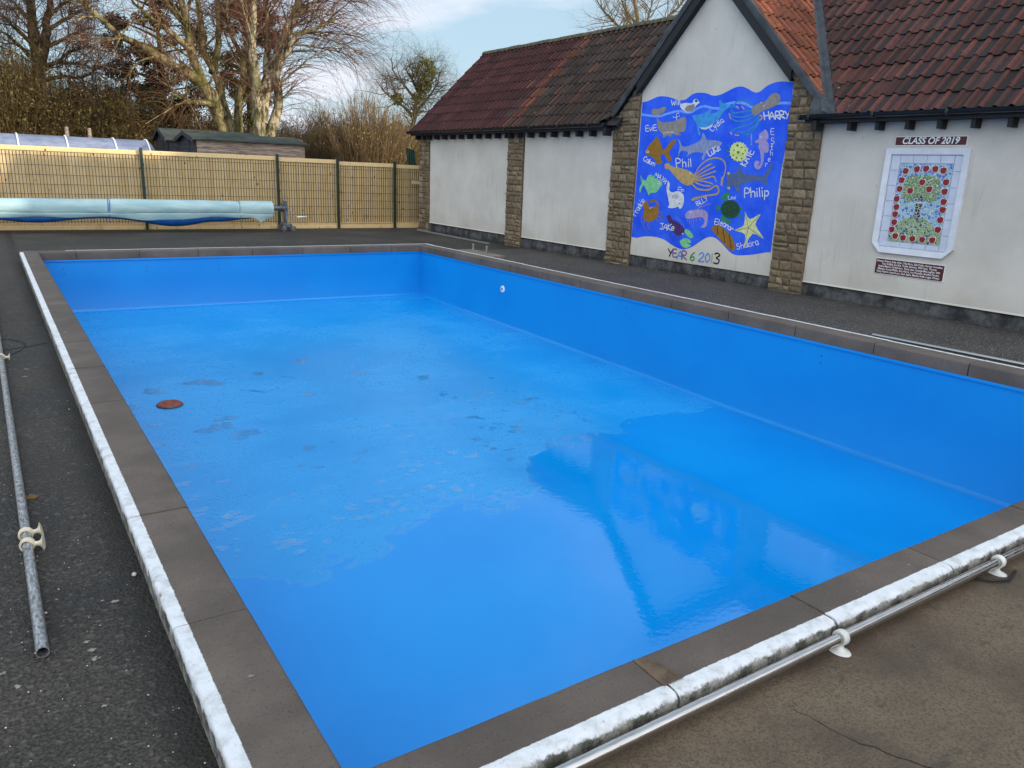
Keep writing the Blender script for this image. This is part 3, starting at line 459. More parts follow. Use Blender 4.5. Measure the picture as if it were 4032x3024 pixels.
q = N('field_grass', 0.9)
q.col(q.mix(q.rng(q.noise(q.pos(), 0.6, 6), 0.3, 0.7), lin(62, 66, 38), lin(92, 92, 52)))
M_grass = q.m

def grid_sheet(name, x0, x1, y0, y1, zf, mat_, nx=2, ny=8, kind='structure'):
    b = MB()
    v = [(x0 + (x1 - x0) * i / nx, y0 + (y1 - y0) * j / ny, 0) for j in range(ny + 1) for i in range(nx + 1)]
    v = [(x, y, zf(x, y)) for x, y, z in v]
    f = [(j * (nx + 1) + i, j * (nx + 1) + i + 1, (j + 1) * (nx + 1) + i + 1, (j + 1) * (nx + 1) + i) for j in range(ny) for i in range(nx)]
    b.mesh(v, f)
    return tag(b.build(name, mat_), kind=kind)

# open ground as a ring with a hole for the deck, so that the empty pool stays open
b = MB()
hx0, hx1, hy0, hy1, hz = -13.5, 13.5, -8.5, 21.6, -0.2
E_ = 1500
b.face([(-E_, -E_, hz), (E_, -E_, hz), (E_, hy0, hz), (-E_, hy0, hz)])
b.face([(-E_, hy1, hz), (E_, hy1, hz), (E_, E_, hz), (-E_, E_, hz)])
b.face([(-E_, hy0, hz), (hx0, hy0, hz), (hx0, hy1, hz), (-E_, hy1, hz)])
b.face([(hx1, hy0, hz), (E_, hy0, hz), (E_, hy1, hz), (hx1, hy1, hz)])
tag(b.build('ground', M_grass), kind='structure')

grid_sheet('deck', -14, OXL + .03, -9, 21.7, deck_z, M_asphalt)
grid_sheet('deck', OXL + .03, 14, OYF - .03, 21.7, deck_z, M_asphalt)
grid_sheet('deck', OXR - .03, 14, OYN - .03, OYF - .03, deck_z, M_asphalt2)
grid_sheet('apron', OXL + .03, 14, -9, OYN + .03, lambda x, y: -0.094, M_conc)

# cracks in the paving, thin sunken lines of dirt
M_crack = simple('crack_dirt', (24, 21, 19), 0.95)
def crack(pts, w0, seed, z=0.003):
    rnd = random.Random(seed)
    P2 = []
    for (x0, y0), (x1, y1) in zip(pts[:-1], pts[1:]):
        n = max(3, int(math.hypot(x1 - x0, y1 - y0) / 0.03))
        for i in range(n):
            t = i / n
            P2.append((x0 + (x1 - x0) * t + rnd.uniform(-.006, .006), y0 + (y1 - y0) * t + rnd.uniform(-.006, .006)))
    b = MB()
    for i in range(len(P2) - 1):
        (x0, y0), (x1, y1) = P2[i], P2[i + 1]
        L = math.hypot(x1 - x0, y1 - y0) or 1
        nx_, ny_ = -(y1 - y0) / L, (x1 - x0) / L
        wa = w0 * rnd.uniform(.4, 1.1)
        za, zb = deck_z(x0, y0) + z, deck_z(x1, y1) + z
        b.face([(x0 - nx_ * wa, y0 - ny_ * wa, za), (x1 - nx_ * wa, y1 - ny_ * wa, zb), (x1 + nx_ * wa, y1 + ny_ * wa, zb), (x0 + nx_ * wa, y0 + ny_ * wa, za)])
    tag(b.build('paving_crack', M_crack), kind='structure')
crack([(1.98, 1.36), (2.01, 1.18), (2.03, 1.07), (2.12, .89), (2.3, .6)], .0024, 1)
crack([(-1.0, 8.3), (-.03, 7.9), (.16, 7.99), (.35, 8.1)], .012, 2)
crack([(.16, 7.99), (.14, 8.2), (.05, 8.38), (-.3, 8.45)], .010, 3)
crack([(.16, 7.99), (.07, 7.76), (-.05, 7.6)], .009, 4)

# ---- pool
pool = tag(empty('swimming_pool', (0, 0, 0)), 'drained rectangular pool painted bright blue with brown stone coping', 'pool')

q = N('pool_paint', 0.34, spec=0.5)
P = q.pos()
n1 = q.noise(P, 0.9, 5)
base = q.mix(q.rng(n1, 0.3, 0.7), lin(0, 131, 208), lin(2, 138, 213))
chip = q.math('MULTIPLY', q.rng(q.noise(q.pos((1, 1, 3.5)), 5, 6, 0.7), 0.70, 0.76), q.rng(q.noise(P, 0.8, 2), 0.5, 0.62))
base = q.mix(q.math('MULTIPLY', chip, 0.5), base, lin(90, 180, 245))
q.col(base)
q.bump(q.noise(P, 160, 3), 0.06, 0.005)
M_paint = q.m

q = N('wet_pool_floor', 0.2, spec=0.5)
P = q.pos()
n1 = q.noise(P, 0.7, 5)
base = q.mix(q.rng(n1, 0.3, 0.7), lin(4, 140, 212), lin(34, 150, 218))
worn = q.rng(q.noise(q.pos((.5, 1.8, 1)), 2.6, 7, 0.7), 0.52, 0.72)
base = q.mix(q.math('MULTIPLY', worn, 0.16), base, lin(110, 178, 240))
film = q.math('MULTIPLY', q.rng(q.noise(P, 1.9, 5, 0.6, 0.6), 0.65, 0.68), q.rng(q.sepxyz(P)[1], 6.0, 7.0))                       # patches of standing film
base = q.mix(q.math('MULTIPLY', film, 0.3), base, lin(0, 118, 210))
drop = q.vor(P, 17)
drop2 = q.vor(P, 41)
sub_ = q.rng(q.sepxyz(P)[2], WZ - .0012, WZ + .0006)          # 0 where the floor lies under water
gate = q.math('MULTIPLY', q.rng(q.noise(P, 3.0, 4), 0.42, 0.55), sub_)
beads = q.math('MULTIPLY', q.math('ADD', q.rng(drop, 0.16, 0.34, 1, 0), q.math('MULTIPLY', q.rng(drop2, 0.15, 0.32, 1, 0), 0.5)), gate)
base = q.mix(sub_, q.mix(q.rng(n1, .3, .7), lin(0, 140, 222), lin(8, 148, 227)), base)
q.col(base)
rg = q.rng(n1, 0.3, 0.7, 0.2, 0.34)
q.rough(q.mix(film, q.mix(beads, rg, (0.05,) * 3 + (1,)), (0.04,) * 3 + (1,)))
q.bump(q.math('MULTIPLY', q.math('ADD', beads, q.math('MULTIPLY', q.noise(P, 30, 3), 0.3)), q.math('MULTIPLY', sub_, q.math('SUBTRACT', 1.0, film))), 0.22, 0.012)
q.set(q.b.inputs['Specular IOR Level'], q.math('MULTIPLY', sub_, 0.5))
M_floor = q.m

shore = [(XL - .022, 5.0), (.95, 4.98), (1.21, 4.98), (1.45, 4.86), (1.61, 4.74), (1.8, 4.85), (1.97, 4.93), (2.25, 5.0), (2.59, 5.12), (2.8, 5.32), (3.1, 5.26), (3.3, 5.17), (3.47, 5.11), (3.65, 5.2), (3.80, 5.22), (3.93, 5.45), (4.2, 5.85), (4.56, 6.19), (5.0, 6.16), (5.31, 6.23), (5.7, 6.21), (6.2, 6.5), (6.7, 6.3), (7.09, 6.41), (XR + .022, 6.5)]
_sx, _sy = [q_[0] for q_ in shore], [q_[1] for q_ in shore]
def floor_z(x, y):
    d = y - float(np.interp(x, _sx, _sy))
    t = min(1, max(0, (y - 6.4) / (YF - 6.4)))
    z = WZ + (max(-.030, .014 * d) if d < 0 else .012 * min(d, 1.2)) + t * 0.185 - 0.03 * t * (x - XL) / (XR - XL)
    if -2.5 < d < 2.5:
        v = Vector((x * 2.6, y * 3.4, 1.7))
        z += (.0052 * mnoise.noise(v) + .0030 * mnoise.noise(v * 3.1) + .0016 * mnoise.noise(v * 8)) * math.exp(-abs(d) * 1.1)
    return z

g = 0.022  # the walls stand back under the coping
b = MB()
nx, ny = 150, 300
v = [(XL - g + (XR - XL + 2 * g) * i / nx, YN - g + (YF - YN + 2 * g) * j / ny) for j in range(ny + 1) for i in range(nx + 1)]
b.mesh([(x, y, floor_z(x, y)) for x, y in v], [(j * (nx + 1) + i, j * (nx + 1) + i + 1, (j + 1) * (nx + 1) + i + 1, (j + 1) * (nx + 1) + i) for j in range(ny) for i in range(nx)])
b.build('pool_floor', M_floor, pool, smooth=True)
rnd = random.Random(2)
def pool_wall(p0, p1, inward):
    # from coping down to the floor with a small cove of filler paint at the bottom
    b = MB()
    n = 60
    rows = []
    for i in range(n + 1):
        t = i / n
        x, y = p0[0] + (p1[0] - p0[0]) * t, p0[1] + (p1[1] - p0[1]) * t
        fz = floor_z(x, y)
        j = rnd.uniform(-.004, .004)
        prof = [(0.0, -0.125), (0.0, -.3), (0, fz * .5), (0.0, fz + 0.05 + j), (.008, fz + .022 + j), (.025 + j, fz + .008), (.05 + j * 2, fz + .0015), (.07, fz - .01)]
        rows.append([(x + inward[0] * d, y + inward[1] * d, z) for d, z in prof])
    k = len(rows[0])
    b.mesh([p for r_ in rows for p in r_], [(i * k + j, (i + 1) * k + j, (i + 1) * k + j + 1, i * k + j + 1) for i in range(n) for j in range(k - 1)])
    b.build('pool_wall', M_paint, pool, auto=50)
pool_wall((XL - g, YF + g), (XR + g, YF + g), (0, -1))
pool_wall((XR + g, YF + g), (XR + g, YN - g), (-1, 0))
pool_wall((XL - g, YN - g), (XL - g, YF + g), (1, 0))
pool_wall((XR + g, YN - g), (XL - g, YN - g), (0, 1))
# painted lip of render under the coping
b = MB()
for (x0, x1, y0, y1) in ((XL, XR, YF + .006, YF + .04), (XR + .006, XR + .04, YN, YF)):
    b.box(x0, x1, y0, y1, -.16, -.123, bev=.006)
b.build('lip', M_paint, pool, auto=40)

# inlet fitting and fixing holes
M_white_pl = simple('white_plastic', (222, 226, 224), 0.4, var=0.06)
M_black = simple('black_recess', (12, 13, 16), 0.6)
inl = MB()
inl.lathe([(.0, 0), (.022, 0), (.022, .018), (.03, .02), (.058, .012), (.062, .0)], (0, 0, 0), 'x', 24)
inl = inl.build('inlet_ring', M_white_pl, pool, auto=40, loc=(XR + g, 11.45, -.46))
inl.rotation_euler = (0, 0, math.pi)
b = MB()
b.lathe([(0, .019), (.02, .019), (.0205, .0)], (0, 0, 0), 'x', 16)
o = b.build('inlet_hole', M_black, inl)
for (x, y, ax) in [(.95, YF + g, 'y'), (2.2, YF + g, 'y'), (3.4, YF + g, 'y'), (6.9, YF + g, 'y'), (XR + g, 5.0, 'x'), (XR + g, 8.2, 'x')]:
    for dz in (-.27, -.35):
        b = MB()
        b.lathe([(0, -.004), (.006, -.004), (.008, 0)], (x, y, dz), ax, 10)
        b.build('fixing_hole', M_black, pool)

# coping stones: brown grey cast stone, outer strip worn white paint
q = N('coping_stone', 0.75, spec=0.35)
P = q.geo().outputs['Position']
px = q.sepxyz(P)
isl = q.island()
n2 = q.noise(P, 95, 4, 0.75)
n1 = q.noise(P, 2.5, 5, 0.6)
base = q.mix(q.rng(n1, 0.3, 0.7), lin(86, 78, 71), lin(106, 96, 88))
oi = q.n('ShaderNodeObjectInfo').outputs['Random']
base = q.mix(q.rng(oi, 0, 1, 0.0, 0.30, False), base, lin(66, 58, 54))
base = q.mix(q.rng(n2, 0.54, 0.68, 0, 0.6), base, lin(50, 44, 40))
base = q.mix(q.math('MULTIPLY', q.rng(q.noise(q.pos((1, 1, 1)), .9, 4), .5, .7), .35), base, lin(70, 64, 58))
base = q.mix(q.rng(q.vor(P, 55), 0.05, 0.10, 0.5, 0), base, lin(150, 140, 128))
edge = q.noise(P, 14, 6, 0.65)
j = q.math('MULTIPLY', q.math('SUBTRACT', q.noise(P, 40, 4, 0.6), 0.5), 0.010)
ml = q.math('SUBTRACT', 0.418, px[0])
ml = q.math('MINIMUM', ml, q.math('SUBTRACT', OYF - .18, px[1]))
mn = q.math('SUBTRACT', 1.466, px[1])
mr = q.math('SUBTRACT', px[0], 7.692)
mf = q.math('MINIMUM', q.math('SUBTRACT', px[1], OYF - .075), q.math('SUBTRACT', px[0], 1.02))
mm = q.math('MAXIMUM', q.math('MAXIMUM', ml, mn), q.math('MAXIMUM', mr, mf))
paint = q.rng(q.math('ADD', mm, j), -0.002, 0.002)
# paint has come away lower down the outer face and in chips
low = q.rng(q.math('ADD', px[2], q.math('MULTIPLY', q.math('SUBTRACT', edge, 0.5), 0.13)), -0.045, -0.018)
chip = q.rng(q.noise(P, 21, 5, 0.75), 0.66, 0.70, 1, 0)
chip2 = q.math('MULTIPLY', q.rng(mm, .026, .046), q.rng(q.noise(q.pos(), 7, 6, 0.72), .60, .64))
chip2 = q.math('MULTIPLY', chip2, q.rng(q.noise(q.pos(), 1.1, 2), .45, .55))
lown = q.rng(q.math('ADD', px[2], q.math('MULTIPLY', q.math('SUBTRACT', q.noise(q.pos(), 26, 6, .75), 0.5), 0.05)), -0.020, -0.008)
near_ = q.rng(mn, -.002, .002)
low = q.math('MULTIPLY', low, q.math('SUBTRACT', 1.0, q.math('MULTIPLY', near_, q.math('SUBTRACT', 1.0, lown))))
paint = q.math('MULTIPLY', q.math('MULTIPLY', q.math('MULTIPLY', paint, low), chip), q.math('SUBTRACT', 1.0, chip2))
white = q.mix(q.rng(edge, 0.40, 0.70), lin(212, 216, 220), lin(184, 187, 188))
white = q.mix(q.rng(q.noise(P, 70, 4, 0.7), 0.60, 0.72, 0, 0.5), white, lin(120, 116, 108))
old = q.mix(q.rng(edge, 0.38, 0.62), lin(70, 70, 62), lin(140, 138, 130))
old = q.mix(q.rng(n2, 0.5, 0.65, 0, 0.7), old, lin(34, 34, 30))
outer = q.math('MULTIPLY', q.rng(mm, -0.001, 0.001), q.rng(px[2], -0.012, -0.004, 1, 0))
base = q.mix(outer, base, old)
base = q.mix(paint, base, white)
q.col(base)
q.bump(q.math('ADD', n2, q.math('MULTIPLY', edge, 1.5)), 0.35, 0.006)
M_cop = q.m
M_mortar = simple('brown_mortar', (96, 80, 63), 0.9, var=0.25, scale=20, bump=0.4)

def coping(x0, x1, y0, y1, side, seed):
    rnd = random.Random(seed)
    b = MB()
    b.box(x0, x1, y0, y1, -.122, 0.0 + rnd.uniform(-.002, .002))
    o = b.build('coping_stone', M_cop, pool)
    bm = bmesh.new()
    bm.from_mesh(o.data)
    # cut across so that the cast edges can wander a little
    lo_, hi_, no_ = (y0, y1, (0, 1, 0)) if side in 'lr' else (x0, x1, (1, 0, 0))
    ncut = int((hi_ - lo_) / .10) if side in 'ln' else 4
    for i in range(1, ncut):
        c_ = lo_ + (hi_ - lo_) * (i + rnd.uniform(-.3, .3)) / ncut
        bmesh.ops.bisect_plane(bm, geom=bm.verts[:] + bm.edges[:] + bm.faces[:], plane_co=(c_, c_, 0), plane_no=no_)
    # round the pool-side arris well, the others a little
    inner = {'l': ('x', x1), 'r': ('x', x0), 'n': ('y', y1), 'f': ('y', y0)}[side]
    outer_ = {'l': ('x', x0), 'r': ('x', x1), 'n': ('y', y0), 'f': ('y', y1)}[side]
    def on(e, a):
        return all(abs(getattr(v_.co, a[0]) - a[1]) < 1e-4 and v_.co.z > -.05 for v_ in e.verts)
    eo = [e for e in bm.edges if on(e, outer_)]
    bmesh.ops.bevel(bm, geom=eo, offset=.014 if side != 'n' else .028, segments=3, profile=.5, affect='EDGES')
    ei = [e for e in bm.edges if on(e, inner)]
    bmesh.ops.bevel(bm, geom=ei, offset=.016, segments=3, profile=.5, affect='EDGES')
    for v_ in bm.verts:
        v_.co.z += rnd.uniform(-.0012, .0012)
    if side in 'ln':
        a_, k_ = ('x', x0) if side == 'l' else ('y', y0)
        for v_ in bm.verts:
            if abs(getattr(v_.co, a_) - k_) < .03:
                setattr(v_.co, a_, getattr(v_.co, a_) + rnd.uniform(-.0013, .0013))
                v_.co.z += rnd.uniform(-.0009, .0009) if v_.co.z > -.06 else 0
    bm.to_mesh(o.data)
    bm.free()
    o.data.polygons.foreach_set('use_smooth', [True] * len(o.data.polygons))
    o.data.set_sharp_from_angle(angle=R(38))
    return o
gap = .005
ly = [OYN, 2.557, 3.55, 4.478, 5.483, 6.478, 7.46, 8.45, 9.45, 10.45, 11.45, 12.45, 13.5, OYF]
ly[0] = YN
for i in range(len(ly) - 1):
    coping(OXL, XL, ly[i] + (gap if i else -.235), ly[i + 1] - gap, 'l', i)
nxs = [XL, 1.63, 2.443, 3.261, 4.2, 5.15, 6.1, 6.8, OXR]
for i in range(len(nxs) - 1):
    coping(nxs[i] + gap, nxs[i + 1] - gap, OYN, YN, 'n', 50 + i)
ry = [YN, 2.5, 3.45, 4.40, 5.36, 6.33, 7.3, 8.28, 9.26, 10.24, 11.2, 12.2, 13.2, 14.0, YF]
for i in range(len(ry) - 1):
    coping(XR, OXR, ry[i] + gap, ry[i + 1] - gap, 'r', 100 + i)
fx = [XL, 1.15, 2.1, 3.05, 4.0, 4.95, 5.9, 6.8, OXR]
for i in range(len(fx) - 1):
    coping(fx[i] + gap, fx[i + 1] - gap, YF, OYF, 'f', 150 + i)
b = MB()
for x0, x1, y0, y1 in ((OXL + .03, XL - .02, OYN + .03, OYF - .03), (XL - .02, XR + .02, OYN + .03, YN - .02), (XR + .02, OXR - .03, OYN + .03, OYF - .03), (XL - .02, XR + .02, YF + .02, OYF - .03)):
    b.box(x0, x1, y0, y1, -.115, -.004)
b.build('mortar_bed', M_mortar, pool)
# wide mortar repair by the second near joint
b = MB()
b.face([(1.612, 1.46, .0035), (1.70, 1.46, .0035), (1.688, 1.54, .0035), (1.655, 1.60, .0035), (1.618, 1.618, .003)])
b.build('mortar_patch', M_mortar, pool)

# ---- shallow water standing in the deep end
q = N('rain_water', 0.0)
t = q.t
t.nodes.remove(q.b)
tr = q.n('ShaderNodeBsdfTransparent')
tr.inputs[0].default_value = (1, 1, 1, 1)
gl = q.n('ShaderNodeBsdfGlossy')
gl.inputs['Roughness'].default_value = 0.028
bu = q.n('ShaderNodeBump')
bu.inputs['Strength'].default_value = 0.03
bu.inputs['Distance'].default_value = 0.02
q.l(q.noise(q.pos((1, 1.4, 1)), 16, 3, 0.5), bu.inputs['Height'])
q.l(bu.outputs[0], gl.inputs['Normal'])
dp = q.n('ShaderNodeVectorMath', operation='DOT_PRODUCT')
q.l(bu.outputs[0], dp.inputs[0])
q.l(q.geo().outputs['Incoming'], dp.inputs[1])
# reflectance of a water film on gloss paint, the same from either side
fres = q.math('ADD', 0.072, q.math('MULTIPLY', 0.928, q.math('POWER', q.math('SUBTRACT', 1.0, q.math('ABSOLUTE', dp.outputs['Value'])), 5.0)))
ms = q.n('ShaderNodeMixShader')
q.l(fres, ms.inputs[0])
q.l(tr.outputs[0], ms.inputs[1])
q.l(gl.outputs[0], ms.inputs[2])
q.l(ms.outputs[0], t.nodes['Material Output'].inputs['Surface'])
M_water = q.m
b = MB()
b.face([(XL - g, YN - g, WZ), (XR + g, YN - g, WZ), (XR + g, 7.6, WZ), (XL - g, 7.6, WZ)])
def blob(cx, cy, r, seed, flat=.6):
    rnd = random.Random(seed)
    ph = [rnd.uniform(0, 6.28) for _ in range(5)]
    P_ = []
    for i in range(30):
        a = 2 * math.pi * i / 30
        rr_ = r * (1 + .28 * math.sin(2 * a + ph[0]) + .2 * math.sin(3 * a + ph[1]) + .14 * math.sin(5 * a + ph[2]) + .08 * math.sin(8 * a + ph[3]))
        P_.append((cx + rr_ * math.cos(a), cy + rr_ * flat * math.sin(a), floor_z(cx, cy) + .004))
    b.face(P_)
rnd = random.Random(77)
for i in range(200):
    x = rnd.uniform(XL + .1, 5.6)
    s_ = float(np.interp(x, _sx, _sy))
    y = s_ + abs(rnd.gauss(0, .9)) + .25
    if y < 10:
        blob(x, y, rnd.uniform(.012, .05) * (1.5 if rnd.random() < .12 else 1), 500 + i, .8)
for x, y, r_ in [(1.75, 8.05, .17), (1.95, 7.75, .16), (1.9, 8.3, .10), (1.4, 9.6, .14), (1.05, 9.1, .12), (2.0, 9.75, .2), (3.4, 10.3, .12), (1.2, 8.4, .07), (1.15, 7.8, .06), (3.0, 8.8, .1), (3.9, 9.4, .1), (2.7, 9.9, .09), (4.6, 8.9, .11), (2.4, 7.1, .08)]:
    blob(x, y, r_, int(x * 100 + y * 10), .8)
tag(b.build('pool_water', M_water, recalc=False), kind='structure')
# ------------------------------------------------------------------ school building
bld = tag(empty('school_building', (10.5, 0, 0), R(0.4658)), 'long cream rendered building with stone pillars, red tiled roofs and a painted gable', 'building')

q = N('cream_render', 0.9, spec=0.2)
P = q.pos(obj=True)
n1 = q.noise(P, 1.1, 6, 0.6)
base = q.mix(q.rng(n1, 0.3, 0.7), lin(190, 187, 179), lin(206, 203, 196))
st = q.rng(q.noise(q.pos((1, 9, .8), True), 1.5, 6, 0.65), 0.50, 0.75)
st = q.math('MULTIPLY', st, q.rng(q.noise(P, .7, 3), 0.45, 0.7))
base = q.mix(q.math('MULTIPLY', st, 0.55), base, lin(150, 150, 146))
zs = q.sepxyz(P)[2]
low = q.math('MULTIPLY', q.rng(q.math('ADD', zs, q.math('MULTIPLY', n1, .35)), .25, .7, 1, 0), .22)
base = q.mix(low, base, lin(160, 150, 132))
spot = q.math('MULTIPLY', q.rng(q.vor(P, 2.6), .03, .08, 1, 0), q.rng(q.noise(P, 30, 4), .45, .6))
base = q.mix(q.math('MULTIPLY', spot, .5), base, lin(120, 118, 112))
q.col(base)
q.bump(q.noise(P, 70, 4, 0.6), 0.28, 0.008)
M_render = q.m

q = N('plinth_concrete', 0.9, spec=0.25)
P = q.pos(obj=True)
n1 = q.noise(P, 3.2, 7, 0.7)
zs = q.sepxyz(P)[2]
base = q.mix(q.rng(n1, 0.36, 0.66), lin(46, 47, 49), lin(96, 98, 99))
base = q.mix(q.rng(q.math('ADD', zs, q.math('MULTIPLY', n1, .12)), -.15, .02, .75, 0), base, lin(34, 34, 34))
base = q.mix(q.rng(q.math('ADD', zs, q.math('MULTIPLY', q.noise(P, 9, 4), .08)), .07, .12, 0, .6), base, lin(26, 26, 28))
q.col(base)
q.bump(q.noise(P, 60, 4), 0.4, 0.01)
M_plinth = q.m

q = N('wall_stone', 0.95, spec=0.2)
P = q.pos(obj=True)
n1 = q.noise(P, 16, 6, 0.65)
base = q.mix(q.rng(n1, 0.35, 0.65, .55, 1), (0.05, .04, .028, 1), q.attr())
base = q.mix(q.rng(q.noise(P, 5, 5), .62, .78, 0, .3), base, lin(80, 68, 52))
q.col(base)
q.bump(q.math('ADD', n1, q.math('MULTIPLY', q.noise(P, 60, 3), .4)), 0.7, 0.02)
M_stone = q.m

q = N('roof_tile', 0.85, spec=0.25)
P = q.pos(obj=True)
n1 = q.noise(P, 11, 6, 0.7)
base = q.attr()
base = q.mix(q.rng(n1, 0.42, 0.75, 0, .55), base, lin(36, 33, 32))
lich = q.math('MULTIPLY', q.rng(q.vor(P, 3.3), .07, .10, 1, 0), q.rng(q.noise(P, 30, 5, .7), .48, .56))
base = q.mix(q.math('MULTIPLY', lich, .8), base, lin(140, 118, 62))
moss = q.rng(q.noise(P, 26, 5, .7), .64, .70, 0, .5)
base = q.mix(moss, base, lin(66, 62, 46))
q.col(base)
q.bump(n1, 0.35, 0.01)
M_tile = q.m

M_blackpl = simple('black_gutter_plastic', (24, 27, 33), 0.35, var=.2)
M_blackwood = simple('black_painted_timber', (18, 21, 27), 0.6, var=.25, scale=12, bump=.25)
q = N('lead_sheet', 0.55, metal=0.0)
P = q.pos(obj=True)
q.col(q.mix(q.rng(q.noise(P, 5, 6, .65), .35, .65), lin(36, 41, 47), lin(60, 66, 72)))
q.bump(q.noise(P, 9, 3), .4, .02)
M_lead = q.m
q = N('ridge_tile', 0.9, spec=.2)
P = q.pos(obj=True)
q.col(q.mix(q.rng(q.noise(P, 14, 6, .7), .35, .65), lin(60, 58, 46), lin(106, 100, 84)))
q.bump(q.noise(P, 40, 4), .6, .02)
M_ridge = q.m
M_soffit = simple('soffit_timber', (30, 30, 32), 0.8)

EZ, RZ, RX, EX = 2.50, 4.75, 2.10, -.25       # eave and ridge lines
SL = (RZ - EZ) / (RX - EX)
GY, GZ = 9.80, 5.02                            # gable ridge
def gz(y): return GZ - abs(y - GY)

def part(b, name, mats, auto=None, smooth=False, parent=None):
    return b.build(name, mats, parent or bld, smooth=smooth, auto=auto)

# core that keeps the inside dark
b = MB()
b.box(.06, 4.1, -17, 20.24, -.3, 2.42)
b.face([(.06, 20.2, 2.4), (4.1, 20.2, 2.4), (RX, 20.2, RZ - .12)])
b.face([(.06, -17, 2.4), (4.1, -17, 2.4), (RX, -17, RZ - .12)])
part(b, 'inner_wall', M_render)

# rendered panels, the bottom edge kicks out a little over the plinth
def panel(y0, y1, top):
    b = MB()
    b.box(0, .07, y0, y1, .10, top)
    b.mesh([(0, y0, .10), (0, y1, .10), (-.016, y0, .078), (-.016, y1, .078), (.07, y0, .078), (.07, y1, .078), (.07, y0, .10), (.07, y1, .10)], [(0, 1, 3, 2), (2, 3, 5, 4)])
    return part(b, 'render_panel', M_render)
panel(15.86, 19.75, 2.45)
panel(12.16, 15.21, 2.45)
panel(-17, 7.51, 2.45)
b = MB()
y0, y1 = 8.11, 11.46
pts = [(y0, .08), (y1, .08), (y1, 3.2), (GY, GZ - .1), (y0, 3.2)]
b.mesh([(0, y, z) for y, z in pts] + [(.07, y, z) for y, z in pts], [(0, 1, 2, 3, 4), (9, 8, 7, 6, 5)] + [(i, (i + 1) % 5, 5 + (i + 1) % 5, 5 + i) for i in range(5)])
part(b, 'render_panel', M_render)
for a_, b_ in ((15.83, 19.77), (12.14, 15.23), (8.09, 11.48), (-17, 7.52)):
    b = MB()
    b.box(.014, .07, a_, b_, -.3, .094)
    # low mortar fillet at the foot
    b.mesh([(.014, a_, -.13 - .004 * a_ * .6), (.014, b_, -.13 - .004 * b_ * .6 + .02), (-.08, a_, -.2), (-.08, b_, -.2)], [(0, 1, 3, 2)])
    part(b, 'plinth', M_plinth)

# stone pillars
STC = [lin(*c) for c in ((138, 118, 88), (146, 127, 97), (130, 110, 81), (136, 119, 92), (132, 111, 80), (125, 107, 81), (142, 125, 98), (137, 115, 84), (150, 132, 104), (120, 102, 77))]
M_mort = simple('pillar_mortar', (112, 100, 80), 0.95, var=.2, scale=20, bump=.5)
def pillar(y0, y1, z1, seed, clip=None):
    rnd = random.Random(seed)
    b = MB()
    z = -.22
    while z < z1:
        h = rnd.choice((.095, .11, .125, .14, .155))
        y = y0 + rnd.uniform(-.012, .006)
        yend = y1 + rnd.uniform(-.006, .012)
        while y < yend - .02:
            wd = rnd.uniform(.11, .24)
            if yend - y - wd < .09:
                wd = yend - y
            split = h > .12 and rnd.random() < .22
            for (za, zb) in (((z, z + h * .5), (z + h * .5, z + h)) if split else ((z, z + h),)):
                g_ = .008
                f = -.062 + rnd.uniform(-.012, .012)
                c = rnd.choice(STC)
                w_ = rnd.uniform(.72, 1.15)
                gy_ = sum(c[:3]) / 3
                c = tuple(max(0, (k * .78 + gy_ * .22) * w_) for k in c[:3]) + (1,)
                jj = lambda a: a + rnd.uniform(-.006, .006)
                i_ = .022
                y_0, y_1, z_0, z_1 = y + g_, y + wd - g_, za + g_, zb - g_
                base_ = [(-.028, y_0, z_0), (-.028, y_1, z_0), (-.028, y_1, z_1), (-.028, y_0, z_1)]
                mid = [(f + .016, jj(y_0), jj(z_0)), (f + .016, jj(y_1), jj(z_0)), (f + .016, jj(y_1), jj(z_1)), (f + .016, jj(y_0), jj(z_1))]
                fr_ = [(f + rnd.uniform(-.006, .006), jj(p[1] + i_ * sy), jj(p[2] + i_ * sz)) for p, (sy, sz) in zip(mid, ((1, 1), (-1, 1), (-1, -1), (1, -1)))]
                cen = [(f - .004, (y_0 + y_1) / 2, (z_0 + z_1) / 2)]
                vv = base_ + mid + fr_ + cen
                ff = [(k, (k + 1) % 4, 4 + (k + 1) % 4, 4 + k) for k in range(4)] + [(4 + k, 4 + (k + 1) % 4, 8 + (k + 1) % 4, 8 + k) for k in range(4)] + [(8 + k, 8 + (k + 1) % 4, 12) for k in range(4)]
                b.mesh(vv, ff, c)
            y += wd
        z += h
    b.box(-.036, .06, y0 + .012, y1 - .012, -.3, z1, mi=1, col=STC[0])
    o = part(b, 'stone_pillar', [M_stone, M_mort])
    if clip:
        bm = bmesh.new()
        bm.from_mesh(o.data)
        bmesh.ops.bisect_plane(bm, geom=bm.verts[:] + bm.edges[:] + bm.faces[:], plane_co=clip[0], plane_no=clip[1], clear_outer=True)
        bm.to_mesh(o.data)
        bm.free()
    return o
pillar(19.75, 20.3, 2.46, 1)
pillar(15.22, 15.85, 2.46, 2)
pillar(11.46, 12.15, 3.4, 3, ((0, GY, GZ - .12), (0, 1, 1)))
pillar(7.5, 8.11, 3.4, 4, ((0, GY, GZ - .12), (0, -1, 1)))

